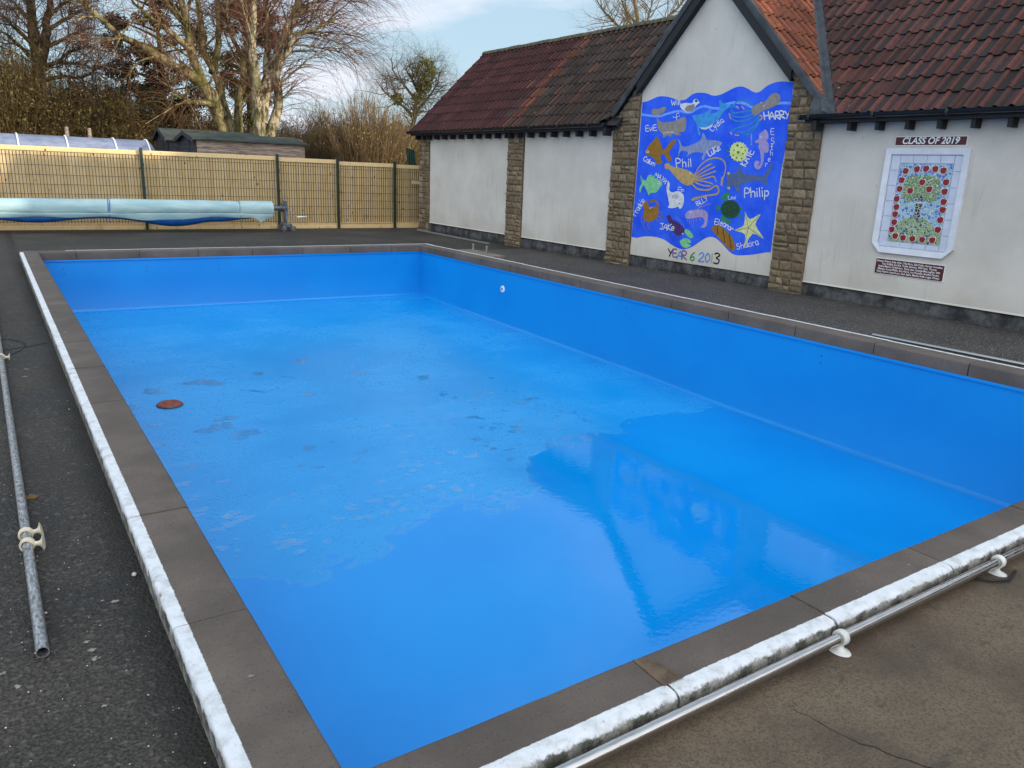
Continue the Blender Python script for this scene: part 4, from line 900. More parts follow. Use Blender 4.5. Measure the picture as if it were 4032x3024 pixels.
# ---- roofs: double-roll tiles, every tile modelled
PROF = []
for k in range(2):
    o_ = k * .18
    PROF += [(o_ + .0, .0), (o_ + .010, .022), (o_ + .028, .038), (o_ + .050, .038), (o_ + .068, .022), (o_ + .078, 0.0), (o_ + .13, -.003)]
PROF.append((.36, 0.0))
def tiles(org, U, V, Nn, ulen, vlen, colf, seed, course=.342):
    """org = eave corner, U along the eave, V up the slope, Nn off the slope"""
    rnd = random.Random(seed)
    b = MB()
    nu, nv = int(math.ceil(ulen / .36)), int(math.ceil(vlen / course))
    np_ = len(PROF)
    for jv in range(nv):
        v0 = jv * course
        v1 = min(v0 + course + .04, vlen)
        for iu in range(nu):
            u0_ = iu * .36
            dn, dv, tw = rnd.uniform(-.004, .005), rnd.uniform(-.010, .008), rnd.uniform(-.004, .004)
            rows = []
            for (vv, lift) in ((v0 + dv, .026), (v1, .004)):
                rows.append([org + U * (u0_ + a) + V * vv + Nn * (h * .95 + lift + dn + tw * (a / .36 - .5)) for a, h in PROF])
            lip = [p - Nn * .016 + V * .002 for p in rows[0]]
            ck = [colf(u0_ + (a0 + a1) / 2, v0, (a0 % .18) < .07, rnd) for (a0, _), (a1, _) in zip(PROF[:-1], PROF[1:])]
            base_t = rnd.uniform(.7, 1.25)
            for i in range(np_ - 1):
                c = tuple(k * base_t for k in ck[i][:3]) + (1,)
                if rows[0][i].x > 1e6:
                    continue
                b.face([rows[0][i], rows[0][i + 1], rows[1][i + 1], rows[1][i]], c)
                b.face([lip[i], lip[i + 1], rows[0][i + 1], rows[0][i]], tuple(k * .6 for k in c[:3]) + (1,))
    return b
def weld_build(b, name, clips=()):
    o = part(b, name, [M_tile])
    bm = bmesh.new()
    bm.from_mesh(o.data)
    for co, no in clips:
        bmesh.ops.bisect_plane(bm, geom=bm.verts[:] + bm.edges[:] + bm.faces[:], plane_co=co, plane_no=no, clear_outer=True)
    bm.to_mesh(o.data)
    bm.free()
    return o
vlen = math.hypot(RX - EX, RZ - EZ)
V1 = Vector((RX - EX, 0, RZ - EZ)).normalized()
N1 = Vector((-(RZ - EZ), 0, RX - EX)).normalized()
RED = [lin(*c) for c in ((72, 40, 41), (64, 37, 39), (78, 42, 41), (58, 37, 38), (70, 41, 41))]
DRK = [lin(*c) for c in ((60, 50, 46), (53, 46, 44), (66, 53, 46), (57, 51, 49), (72, 56, 48))]
ORG = [lin(*c) for c in ((112, 66, 50), (102, 60, 48), (94, 58, 48))]
def col_left(u, v, roll, rnd):
    ykey = 20.42 - u
    if 15.45 < ykey + rnd.uniform(-.12, .12) < 15.8 and rnd.random() < .65:
        c = rnd.choice(ORG)
    elif ykey + rnd.uniform(-.5, .5) > 15.8:
        c = rnd.choice(RED)
    else:
        c = rnd.choice(DRK) if rnd.random() > .05 else rnd.choice(ORG)
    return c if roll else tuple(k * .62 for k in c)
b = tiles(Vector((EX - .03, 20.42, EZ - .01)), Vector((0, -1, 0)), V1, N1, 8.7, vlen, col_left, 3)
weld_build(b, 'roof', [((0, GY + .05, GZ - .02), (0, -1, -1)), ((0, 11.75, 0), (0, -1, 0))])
RR = [lin(*c) for c in ((92, 56, 50), (82, 52, 47), (100, 60, 51), (76, 50, 47), (72, 53, 49), (88, 53, 48))]
def col_right(u, v, roll, rnd):
    c = rnd.choice(RR)
    if roll:
        return c
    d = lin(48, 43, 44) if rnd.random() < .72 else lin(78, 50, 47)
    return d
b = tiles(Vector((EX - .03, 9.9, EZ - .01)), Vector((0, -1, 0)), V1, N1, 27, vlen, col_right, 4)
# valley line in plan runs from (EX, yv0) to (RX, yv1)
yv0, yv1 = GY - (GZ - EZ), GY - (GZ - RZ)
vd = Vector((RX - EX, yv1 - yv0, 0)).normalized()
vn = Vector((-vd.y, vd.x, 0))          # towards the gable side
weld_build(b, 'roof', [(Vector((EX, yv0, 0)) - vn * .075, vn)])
OG = [lin(*c) for c in ((136, 80, 56), (122, 70, 53), (146, 88, 60), (110, 67, 53), (128, 77, 57))]
def col_gab(u, v, roll, rnd):
    c = rnd.choice(OG)
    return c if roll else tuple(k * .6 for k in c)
s2 = math.sqrt(.5)
yb_ = 7.36
glen = (GY - yb_) / s2
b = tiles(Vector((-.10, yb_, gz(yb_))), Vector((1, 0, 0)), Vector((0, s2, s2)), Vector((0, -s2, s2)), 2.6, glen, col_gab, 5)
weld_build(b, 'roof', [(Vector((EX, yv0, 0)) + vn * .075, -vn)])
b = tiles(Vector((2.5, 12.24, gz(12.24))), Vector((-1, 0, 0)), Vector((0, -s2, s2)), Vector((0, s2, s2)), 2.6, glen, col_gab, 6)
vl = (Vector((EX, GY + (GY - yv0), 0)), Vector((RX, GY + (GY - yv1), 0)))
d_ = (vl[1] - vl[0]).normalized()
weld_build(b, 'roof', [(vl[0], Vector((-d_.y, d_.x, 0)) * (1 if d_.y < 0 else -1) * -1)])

# under-boarding, rear slopes
b = MB()
for (ya, yb2) in ((20.40, 11.9), (7.3, -16.9)):
    n_ = N1 * -.03
    A = [Vector((EX + .02, ya, EZ)), Vector((EX + .02, yb2, EZ)), Vector((RX, yb2, RZ)), Vector((RX, ya, RZ))]
    b.face([p + n_ for p in A])
    b.face([p + n_ * 3.5 for p in A])
    b.face([A[0] + n_, A[0] + n_ * 3.5, A[3] + n_ * 3.5, A[3] + n_])
    b.face([A[1] + n_, A[1] + n_ * 3.5, A[2] + n_ * 3.5, A[2] + n_])
# pieces between the valleys
for sgn in (1, -1):
    yk = lambda y: GY + sgn * (GY - y)
    b.face([Vector((EX + .02, yk(7.3), EZ)) - N1 * .03, Vector((RX, yk(7.3), RZ)) - N1 * .03, Vector((RX, yk(yv1), RZ)) - N1 * .03, Vector((EX + .02, yk(yv0), EZ)) - N1 * .03])
    b.face([(-.08, yk(7.6), gz(7.6) - .03), (-.08, GY, GZ - .03), (2.4, GY, GZ - .03), (2.4, yk(9.53), gz(9.53) - .03), (.1, yk(7.6), gz(7.6) - .03)])
part(b, 'roof_boarding', M_soffit)
b = MB()
b.box(RX, RX + .001, -16.9, 20.42, RZ - .05, RZ - .02)
b.mesh([(RX, 20.42, RZ), (RX, -16.9, RZ), (2 * RX - EX, -16.9, EZ), (2 * RX - EX, 20.42, EZ)], [(0, 1, 2, 3)], lin(90, 52, 48))
part(b, 'roof', [M_tile])

# ridges
def ridge(p0, p1, n, skip=None):
    b = MB()
    p0, p1 = Vector(p0), Vector(p1)
    rnd = random.Random(9)
    d = (p1 - p0) / n
    for i in range(n):
        a = p0 + d * i + d.normalized() * .004
        c = p0 + d * (i + 1) - d.normalized() * .004
        j = rnd.uniform(-.006, .006)
        side_ = d.normalized().cross(Vector((0, 0, 1)))
        ring = []
        for e in (a, c):
            for k in range(9):
                t_ = math.pi * k / 8
                ring.append(e + side_ * math.cos(t_) * .115 + Vector((0, 0, math.sin(t_) * .10 - .045 + j)))
        b.mesh(ring, [(k, k + 1, 10 + k, 9 + k) for k in range(8)] + [tuple(range(9)), tuple(range(17, 8, -1))])
    part(b, 'ridge', M_ridge, auto=35)
ridge((RX, 20.43, RZ + .03), (RX, 10.1, RZ + .03), 23)
ridge((RX, 9.5, RZ + .03), (RX, -16.9, RZ + .03), 48)
ridge((-.13, GY, GZ + .03), (2.6, GY, GZ + .03), 6)

# bargeboards and lead-covered verge of the gable
for sgn in (1, -1):
    yk = lambda y: GY + sgn * (GY - y)
    b = MB()
    yl = 8.105
    pr = [(yl, gz(yl) - .31), (GY, GZ - .31), (GY, GZ - .085), (yl, gz(yl) - .085)]
    b.mesh([(-.135, yk(y), z) for y, z in pr] + [(-.105, yk(y), z) for y, z in pr], [(0, 1, 2, 3), (7, 6, 5, 4)] + [(i, (i + 1) % 4, 4 + (i + 1) % 4, 4 + i) for i in range(4)])
    part(b, 'bargeboard', M_blackwood)
    b = MB()
    yl = 7.50
    n_ = 10
    rows = []
    for i in range(n_ + 1):
        y = yl + (GY - yl) * i / n_
        rows.append([(-.115, yk(y), gz(y) - .12), (-.150, yk(y), gz(y) - .115), (-.155, yk(y), gz(y) - .01), (-.145, yk(y), gz(y) + .028), (-.06, yk(y), gz(y) + .03), (-.05, yk(y), gz(y) - .02)])
    b.mesh([p for r_ in rows for p in r_], [(i * 6 + j, (i + 1) * 6 + j, (i + 1) * 6 + j + 1, i * 6 + j + 1) for i in range(n_) for j in range(5)] + [tuple(range(6))])
    part(b, 'verge_flashing', M_lead, auto=40)
    # soffit strip behind the board
    b = MB()
    b.mesh([(-.105, yk(8.1), gz(8.1) - .3), (-.105, GY, GZ - .3), (.0, GY, GZ - .3), (.0, yk(8.1), gz(8.1) - .3)], [(0, 1, 2, 3)])
    part(b, 'soffit', M_soffit)

# lead valley between gable roof and right-hand roof
def main_z(x): return EZ + (x - EX) * SL
b = MB()
n_ = 12
rows = []
for i in range(n_ + 1):
    x = EX - .03 + (RX - EX) * i / n_
    y = yv0 + (x - EX) * (yv1 - yv0) / (RX - EX)
    z = main_z(x)
    ga = Vector((x, y, z)) + vn * .11
    mb = Vector((x, y, z)) - vn * .10
    rows.append([(ga.x, ga.y, z + .085), (ga.x - vn.x * .05, ga.y - vn.y * .05, z + .075), (x, y, z + .03), (mb.x + vn.x * .04, mb.y + vn.y * .04, z + .075), (mb.x, mb.y, z + .09), (mb.x, mb.y, z - .02)])
b.mesh([p for r_ in rows for p in r_], [(i * 6 + j, (i + 1) * 6 + j, (i + 1) * 6 + j + 1, i * 6 + j + 1) for i in range(n_) for j in range(5)])
part(b, 'valley_lead', M_lead, auto=50)
# apron piece where the valley drains to the gutter
b = MB()
b.mesh([(-.26, 7.62, 2.60), (-.26, 7.16, 2.53), (-.10, 7.16, 2.60), (-.06, 7.66, 2.80), (-.17, 7.62, 2.76), (-.27, 7.60, 2.54), (-.27, 7.16, 2.50)], [(0, 1, 2, 3, 4), (0, 5, 6, 1)])
part(b, 'valley_apron', M_lead)

# gutters on brackets
def gutter(y0, y1):
    b = MB()
    x, z, r_ = EX - .045, 2.505, .058
    prof = [(x + r_ * math.cos(a), z + r_ * math.sin(a)) for a in [math.pi * (1 + k / 8) for k in range(9)]]
    prof = [(prof[0][0] - .006, prof[0][1] + .006)] + prof + [(prof[-1][0] - .005, prof[-1][1] - .001)] + [(x + (r_ - .006) * math.cos(a), z + (r_ - .006) * math.sin(a)) for a in [math.pi * (2 - k / 8) for k in range(9)]]
    k = len(prof)
    b.mesh([(px_, y0, pz_) for px_, pz_ in prof] + [(px_, y1, pz_) for px_, pz_ in prof], [(i, (i + 1) % k, k + (i + 1) % k, k + i) for i in range(k)])
    for ye in (y0, y1):
        b.box(x - r_ - .008, x + r_, ye - .012, ye + .012, z - r_ - .006, z + .012, bev=.01)
    y = y0 + .45
    while y < y1:
        b.box(x - r_ - .007, x + r_ + .004, y - .022, y + .022, z - r_ - .007, z + .012, bev=.012)
        y += 1.0
    g_ = part(b, 'gutter', M_blackpl, auto=40)
    b = MB()
    b.box(EX + .015, EX + .04, y0 + .02, y1 - .02, 2.40, 2.52)
    part(b, 'fascia', M_blackwood)
gutter(12.14, 20.5)
gutter(-16.9, 7.70)
for ya in (12.12, 7.445):
    b = MB()
    b.box(EX - .04, EX + .14, ya, ya + .075, 2.29, 2.44, bev=.012)
    part(b, 'gutter_end_block', M_blackwood)
# soffit and rafter ends
b = MB()
b.box(EX + .04, .02, 12.15, 20.35, 2.405, 2.42)
b.box(EX + .04, .02, -16.9, 7.52, 2.405, 2.42)
part(b, 'soffit', M_soffit)
b = MB()
b.box(-.19, -.03, -.028, .028, 2.29, 2.404, bev=.006)
raf0 = part(b, 'rafter_end', M_blackwood)
ys = [20.25, 19.86] + [19.62 - .4275 * i for i in range(10)] + [15.62, 15.27, 14.85] + [14.85 - .43 * i for i in range(1, 6)]
ys += [6.98 - .425 * i for i in range(12)]
first = True
for y in ys:
    o = raf0 if first else raf0.copy()
    if not first:
        S.collection.objects.link(o)
    o.location = (0, y, 0)
    first = False
# ------------------------------------------------------------------ mural on the gable wall
PC = dict(white=(208, 212, 218), grey=(140, 136, 134), pale=(176, 178, 180), dark=(60, 58, 62), black=(22, 22, 26), wave=(112, 160, 246), dolphin=(62, 148, 220), tent=(50, 130, 204), pink=(196, 150, 170),
          gold=(146, 108, 40), sharkgrey=(132, 148, 190), green=(56, 140, 74), puff=(208, 218, 140), lilac=(160, 148, 200), slate=(84, 104, 146), tan=(178, 154, 104), mint=(122, 196, 142), plum=(74, 48, 104),
          turtle=(46, 130, 96), shell=(36, 78, 58), shelldark=(22, 52, 40), brown=(84, 56, 40), lemon=(206, 214, 150), purple=(120, 88, 140), blue=(70, 140, 214))
PM = {}
for k_, c_ in PC.items():
    PM[k_] = simple('paint_' + k_, c_, 0.75, var=.10, scale=14, spec=.25)
q = N('paint_sea_blue', 0.7, spec=.25)
P = q.pos(obj=True)
q.col(q.mix(q.rng(q.noise(P, 2.2, 6, .65), .3, .7), lin(26, 80, 228), lin(54, 106, 246)))
q.bump(q.noise(P, 70, 4, .6), .22, .008)
M_sea = q.m
LX = [0]
def flat(b, pts, lx, mi=0, th=.0012):
    P_ = [(-lx, y / 1000, z / 1000) for y, z in pts]
    n = len(P_)
    b.face(P_, mi=mi)
def stroke(b, pts, wmm, lx, mi=0, joints=True):
    P_ = [Vector((y / 1000, z / 1000)) for y, z in pts]
    hw = wmm / 2000
    for a, c in zip(P_[:-1], P_[1:]):
        d = c - a
        if d.length < 1e-5:
            continue
        n_ = Vector((-d.y, d.x)).normalized() * hw
        b.face([(-lx, p.x, p.y) for p in (a - n_, c - n_, c + n_, a + n_)], mi=mi)
    for i, a in enumerate(P_):
        b.face([(-lx - .00006 * (1 + i % 2), a.x + hw * math.cos(t_), a.y + hw * math.sin(t_)) for t_ in [2 * math.pi * k / 8 for k in range(8)]], mi=mi)
def smooth_line(pts, n=4):
    if len(pts) < 3:
        return pts
    o = []
    for i in range(len(pts) - 1):
        p0, p1, p2, p3 = pts[max(0, i - 1)], pts[i], pts[i + 1], pts[min(len(pts) - 1, i + 2)]
        for k in range(n):
            t_ = k / n
            o.append(tuple(.5 * (2 * p1[a] + (p2[a] - p0[a]) * t_ + (2 * p0[a] - 5 * p1[a] + 4 * p2[a] - p3[a]) * t_ ** 2 + (3 * p1[a] - p0[a] - 3 * p2[a] + p3[a]) * t_ ** 3) for a in (0, 1)))
    o.append(pts[-1])
    return o
def orient(b):
    return b
b = MB()
top_, side_, bot_ = BLUE[:22], BLUE[22:28], BLUE[28:]
i0 = 22
wave_top = smooth_line(BLUE[:22], 4)
rest = BLUE[22:28]
wave_bot = smooth_line(BLUE[27:46], 4)
outl = wave_top + BLUE[22:27] + wave_bot + BLUE[46:]
outl = [(min(11452, max(8116, y)), z) for y, z in outl]
flat(b, outl, .002)
mural = part(b, 'mural', M_sea)
mural['label'] = 'bright blue painted sea full of sea creatures and names'
for ci, (nm, items) in enumerate(CREATURES):
    cols = []
    b = MB()
    lx = .0035 if nm != 'painted_wave' else .0030
    for k_, it in enumerate(items):
        c_ = it[1]
        if c_ not in cols:
            cols.append(c_)
        mi = cols.index(c_)
        lx += .00022
        if it[0] == 'p':
            pts = it[2]
            if len(pts) < 30 and c_ not in ('white', 'black') or len(pts) > 10 and c_ in ('white',):
                pts = smooth_line(pts + pts[:1], 3)[:-1]
            flat(b, pts, lx, mi)
        else:
            stroke(b, smooth_line(it[3], 4), it[2], lx, mi)
    part(b, nm, [PM[c_] for c_ in cols], parent=mural)
for s_, wd, strokes in NAMES:
    b = MB()
    lx = .0066
    for st_ in strokes:
        stroke(b, smooth_line(st_, 3), wd * .84, lx)
        lx += .00003
    part(b, 'painted_lettering', PM['white'], parent=mural)
cols = ['black', 'purple', 'blue', 'green', 'tan']
b = MB()
for c_, wd, strokes in YEAR:
    for st_ in strokes:
        stroke(b, smooth_line(st_, 3), wd * .9, .0035, cols.index(c_))
part(b, 'painted_lettering', [PM[c_] for c_ in cols])

# ------------------------------------------------------------------ class of 2019 signs and mosaic
M_maroon = simple('maroon_board', (78, 26, 30), 0.45, var=.06)
M_sgnwhite = simple('sign_white', (236, 238, 240), 0.5, var=.03)
M_frame = simple('white_gloss_timber', (214, 220, 230), 0.4, var=.05, scale=6)
def lettering(parent, text, cy, cz, h, lx, width=None, shear=.22, bold=.012, line=1.0, align='CENTER'):
    cu = bpy.data.curves.new('lettering', 'FONT')
    cu.body = text
    cu.size = h
    cu.shear = shear
    cu.offset = bold * h
    cu.align_x = align
    cu.align_y = 'CENTER'
    cu.space_line = line
    cu.extrude = 0.0
    to = bpy.data.objects.new('tmp', cu)
    S.collection.objects.link(to)
    bpy.context.view_layer.update()
    dg = bpy.context.evaluated_depsgraph_get()
    me = bpy.data.meshes.new_from_object(to.evaluated_get(dg))
    bpy.data.objects.remove(to)
    xs = [v_.co.x for v_ in me.vertices]
    sc = 1.0
    if width:
        sc = width / (max(xs) - min(xs))
    for v_ in me.vertices:
        x, y = v_.co.x * sc, v_.co.y
        v_.co = (-lx, -x, y)
    me.materials.clear()
    me.materials.append(M_sgnwhite)
    o = link('lettering', me, parent, (0, 0, 0))
    return o
def W(lx, y, z):
    return bld_m @ Vector((lx, y, z))
bpy.context.view_layer.update()
bld_m = bld.matrix_world.copy()
def wall_thing(name, y, z, label, cat):
    return tag(empty(name, W(0, y, z), R(0.4658)), label, cat)

t = wall_thing('sign_board', 5.88, 2.15, 'narrow maroon sign with white capitals above the white mosaic frame', 'sign')
b = MB()
b.box(-.012, -.002, -.472, .472, -.052, .052)
b.build('board', M_maroon, t)
b = MB()
b.box(-.009, -.001, -.480, .480, -.060, .060)
b.build('border', M_sgnwhite, t)
lettering(t, 'CLASS OF 2019', 0, 0, .116, .0135, .76, .18, .024)
t = wall_thing('sign_board', 5.873, .468, 'maroon plaque with five lines of white names under the mosaic', 'sign')
b = MB()
b.box(-.012, -.002, -.482, .482, -.102, .102)
b.build('board', M_maroon, t)
b = MB()
b.box(-.009, -.001, -.488, .488, -.108, .108)
b.build('border', M_sgnwhite, t)
lettering(t, 'Eleanor Adams, Ruby Allen, Ollie Burn, Zak Collis, Harvey Coombes,\nTom Duffall, Eva Ellis, Teddy Gilmour, Will Hunt, Thomas\nHyland-Martin, Ed Johnson, Tessa Lean, George McLoughlin, Will\nMeeten, Archie Mullin, Sam Perrin, Imy Plunkett, Bradley Ponder,\nFinlay Ryland, Anya Snow, Zach Spike, Martha Swift, Logan Winter.', 0, .0, .037, .0135, .93, 0, .012, .98)

FYC, FZC = 5.88, 1.385
t = wall_thing('mosaic_panel', FYC, FZC, 'white framed mosaic of an apple tree ringed by red apples', 'mosaic')
def fl(pts): return [(y / 1000 - FYC, z / 1000 - FZC) for y, z in pts]
x0, x1, z0, z1, ch = -.565, .565, -.725, .672, .125
outer = [(x1, z1), (x0, z1), (x0, z0 + ch), (x0 + ch, z0), (x1 - ch, z0), (x1, z0 + ch)]
fw_ = .080
inner_ = [(x1 - fw_, z1 - fw_), (x0 + fw_, z1 - fw_), (x0 + fw_, z0 + ch + .0), (x0 + fw_ + .02, z0 + fw_), (x1 - fw_ - .02, z0 + fw_), (x1 - fw_, z0 + ch)]
b = MB()
n_ = 6
for i in range(n_):
    k = (i + 1) % n_
    a, c, d, e = outer[i], outer[k], inner_[k], inner_[i]
    b.face([(-.05, *a), (-.05, *c), (-.042, *d), (-.042, *e)])
    b.face([(-.05, *a), (-.05, *c), (-.0, *c), (-.0, *a)])
    b.face([(-.042, *e), (-.042, *d), (-.012, *d), (-.012, *e)])
b.build('frame', M_frame, t)
M_tilew = simple('white_glazed_tile', (196, 204, 222), 0.25, var=.05)
b = MB()
b.face([(-.010, *p) for p in inner_])
pic = fl(MOSAIC['pic'])
py1, pz1 = .355, .478
py0, pz0 = -.372, -.567
rnd = random.Random(4)
tg = .006
ye0, ye1, ze0, ze1 = x0 + fw_ + .004, x1 - fw_ - .004, z0 + fw_ + .008, z1 - fw_ - .004
def wt(a0, a1, c0, c1): b.box(-.022 + rnd.uniform(-.001, .001), -.008, a0 + tg / 2, a1 - tg / 2, c0 + tg / 2, c1 - tg / 2, bev=.004)
zz_ = ze1
z = ze0
nn = 6
for i in range(nn):
    wt(ye0, py0, ze0 + (ze1 - ze0) * i / nn, ze0 + (ze1 - ze0) * (i + 1) / nn)
    wt(py1, ye1, ze0 + (ze1 - ze0) * i / nn, ze0 + (ze1 - ze0) * (i + 1) / nn)
for i in range(4):
    wt(py0 + (py1 - py0) * i / 4, py0 + (py1 - py0) * (i + 1) / 4, pz1, ze1)
    wt(py0 + (py1 - py0) * i / 4, py0 + (py1 - py0) * (i + 1) / 4, ze0, pz0)
b.build('tile_border', M_tilew, t)
def tess(name, cols, scale, grout=(196, 206, 200), lo=.03):
    q = N(name, 0.25, spec=.6)
    P = q.pos((0.001, 1, 1), True)
    v = q.sepxyz(q.vor(P, scale, out='Color', rnd=.8))[0]
    rp = q.n('ShaderNodeValToRGB')
    rp.color_ramp.interpolation = 'CONSTANT'
    rp.color_ramp.elements[0].color = lin(*cols[0])
    rp.color_ramp.elements[0].position = 0
    rp.color_ramp.elements[1].color = lin(*cols[1])
    rp.color_ramp.elements[1].position = 1 / len(cols)
    for i in range(2, len(cols)):
        e = rp.color_ramp.elements.new(i / len(cols))
        e.color = lin(*cols[i])
    q.l(v, rp.inputs[0])
    ed = q.rng(q.vor(P, scale, feature='DISTANCE_TO_EDGE', rnd=.8), lo, lo + .03)
    q.col(q.mix(ed, lin(*grout), rp.outputs[0]))
    q.bump(ed, .3, .003)
    return q.m
M_sky_m = tess('mosaic_sky', [(140, 182, 200), (70, 112, 190), (150, 190, 206), (84, 126, 200), (130, 172, 202)], 26)
M_green_m = tess('mosaic_leaf', [(96, 128, 62), (112, 142, 76), (84, 116, 56)], 32)
M_hill_m = tess('mosaic_hill', [(128, 156, 96), (48, 84, 88), (120, 150, 86), (60, 98, 96), (140, 164, 100)], 30)
M_trunk_m = tess('mosaic_bark', [(54, 42, 44), (64, 50, 50), (48, 40, 44)], 22)
M_apple = simple('apple_red_tile', (138, 26, 32), 0.3, var=.1, scale=30)
def sheet(name, pts, lx, m_, parent=t):
    b = MB()
    n = len(pts)
    b.face([(-lx, *p) for p in pts])
    for i in range(n):
        k = (i + 1) % n
        b.face([(-lx, *pts[i]), (-lx, *pts[k]), (-.006, *pts[k]), (-.006, *pts[i])])
    return b.build(name, m_, parent)
sheet('mosaic_picture', [(py0 + .003, pz0 + .003), (py1 - .003, pz0 + .003), (py1 - .003, pz1 - .003), (py0 + .003, pz1 - .003)], .0165, M_sky_m)
hl = fl(MOSAIC['hill'])
hl = [(max(py0 + .006, min(py1 - .006, y)), max(pz0 + .006, z)) for y, z in hl]
sheet('mosaic_hill', hl, .0178, M_hill_m)
sheet('mosaic_crown', smooth_line(fl(MOSAIC['crown']) + fl(MOSAIC['crown'])[:1], 3)[:-1], .0186, M_green_m)
sheet('mosaic_trunk', fl(MOSAIC['trunk']), .0194, M_trunk_m)
apple0 = None
shape = [(0, .78), (.25, .95), (.6, .95), (.92, .65), (1.0, .2), (.9, -.35), (.6, -.85), (.25, -.95), (0, -.86), (-.25, -.95), (-.6, -.85), (-.9, -.35), (-1, .2), (-.92, .65), (-.6, .95), (-.25, .95)]
for i, (y, z) in enumerate(fl(MOSAIC['apples'])):
    if apple0 is None:
        b = MB()
        r_ = .041
        P_ = [(a * r_, c * r_) for a, c in shape]
        b.face([(-.026, *p) for p in P_])
        for k in range(len(P_)):
            a, c = P_[k], P_[(k + 1) % len(P_)]
            b.face([(-.026, *a), (-.026, *c), (-.018, a[0] * 1.12, a[1] * 1.12), (-.018, c[0] * 1.12, c[1] * 1.12)][:2] + [(-.018, *c), (-.018, *a)])
        b.face([(-.0215, a[0] * 1.17, a[1] * 1.17) for a in P_], mi=1)
        b.box(-.026, -.018, -.003, .003, .026, .052, mi=2)
        apple0 = b.build('apple', [M_apple, M_sgnwhite, M_trunk_m], t)
        o = apple0
    else:
        o = apple0.copy()
        S.collection.objects.link(o)
    o.location = (0, y, z)
    o.rotation_euler = (random.Random(i).uniform(-.25, .25), 0, 0)
# ------------------------------------------------------------------ fences along the far side
q = N('fresh_fence_timber', 0.8, spec=.25)
P = q.pos(obj=True)
isl = q.island()
g1 = q.noise(q.pos((14, 14, 1.2), True), 3, 6, .6)
base = q.mix(q.rng(isl, 0, 1, smooth=False), lin(214, 184, 132), lin(228, 204, 156))
base = q.mix(q.rng(g1, .45, .75, 0, .55), base, lin(184, 146, 92))
kn = q.rng(q.vor(q.pos((1, 1, .55), True), 5.5), .07, .13, 1, 0)
base = q.mix(q.math('MULTIPLY', kn, q.rng(isl, .15, .4)), base, lin(104, 72, 44))
base = q.mix(q.rng(q.noise(P, 2.5, 5), .58, .72, 0, .35), base, lin(150, 132, 96))
q.col(base)
q.bump(g1, .3, .005)
M_fence = q.m
M_wire = simple('dark_green_wire', (20, 27, 24), 0.5)
M_post = simple('dark_green_post', (20, 44, 36), 0.45)
FY = 21.3
tf = tag(empty('timber_fence', (0, FY, 0)), 'new pale timber board fence along the far side of the deck', 'fence')
mf = tag(empty('mesh_fence', (0, FY - .09, 0)), 'dark green wire mesh fence on posts in front of the timber boards', 'fence')
bays = [(-9.6, -6.4, 1.74), (-6.4, -3.2, 1.72), (-3.2, .0, 1.70), (.0, 3.27, 1.695), (3.27, 6.56, 1.70), (6.56, 8.23, 1.675), (8.23, 9.95, 1.635), (9.95, 10.87, 1.615)]
zb = -.17
rnd = random.Random(6)
for x0, x1, zt in bays:
    b = MB()
    x = x0 + .005
    while x < x1 - .02:
        wd = min(rnd.uniform(.092, .104), x1 - .005 - x)
        t_ = rnd.uniform(-.004, .004)
        b.box(x + .0015, x + wd - .0015, -.012 + t_, .010 + t_, zb + .14, zt - .085, bev=.002)
        x += wd
    b.build('fence_boards', M_fence, tf)
    b = MB()
    b.box(x0 + .004, x1 - .004, -.050, .016, zt - .105, zt, bev=.006)
    b.build('top_rail', M_fence, tf)
    b = MB()
    b.box(x0 + .004, x1 - .004, -.036, .016, zb + .02, zb + .145, bev=.004)
    xm = (x0 + x1) / 2
    b.box(x0 - .05, xm - .01, -.075, -.038, zb - .03, zb + .062, bev=.004)
    b.box(xm - .008, x1 - .06, -.075, -.038, zb - .03, zb + .06, bev=.004)
    b.build('gravel_board', M_fence, tf)
    b = MB()
    x = x0 + .03
    zw0, zw1 = zb + .15, zt - .108
    while x < x1 - .02:
        j = rnd.uniform(-.002, .002)
        b.mesh([(x + sx * .0056 + j, sy * .0056, z) for z in (zw0, zw1) for sx, sy in ((-1, -1), (1, -1), (1, 1), (-1, 1))], [(i, (i + 1) % 4, 4 + (i + 1) % 4, 4 + i) for i in range(4)])
        x += .0675
    z = zt - .20
    while z > zb + .1:
        b.box(x0 + .01, x1 - .01, -.010, -.0045, z - .0045, z + .0045)
        z -= .2125
    b.build('mesh_panel', M_wire, mf)
for x, zt in ((-9.6, 1.8), (-6.4, 1.78), (-3.2, 1.76), (.0, 1.75), (3.27, 1.76), (6.56, 1.755), (8.23, 1.735), (9.95, 1.70)):
    if x == .0:
        continue
    b = MB()
    b.box(x - .032, x + .032, -.055, .012, zb - .05, zt, bev=.005)
    for z in (.25, .8, 1.35):
        b.box(x - .045, x + .045, -.062, -.05, z, z + .035, bev=.003)
    b.build('post', M_post, mf)
o = MB()
o.box(10.50, 10.80, -.155, -.10, 1.08, 1.18, bev=.004)
o = o.build('cover_board', M_fence, tf)

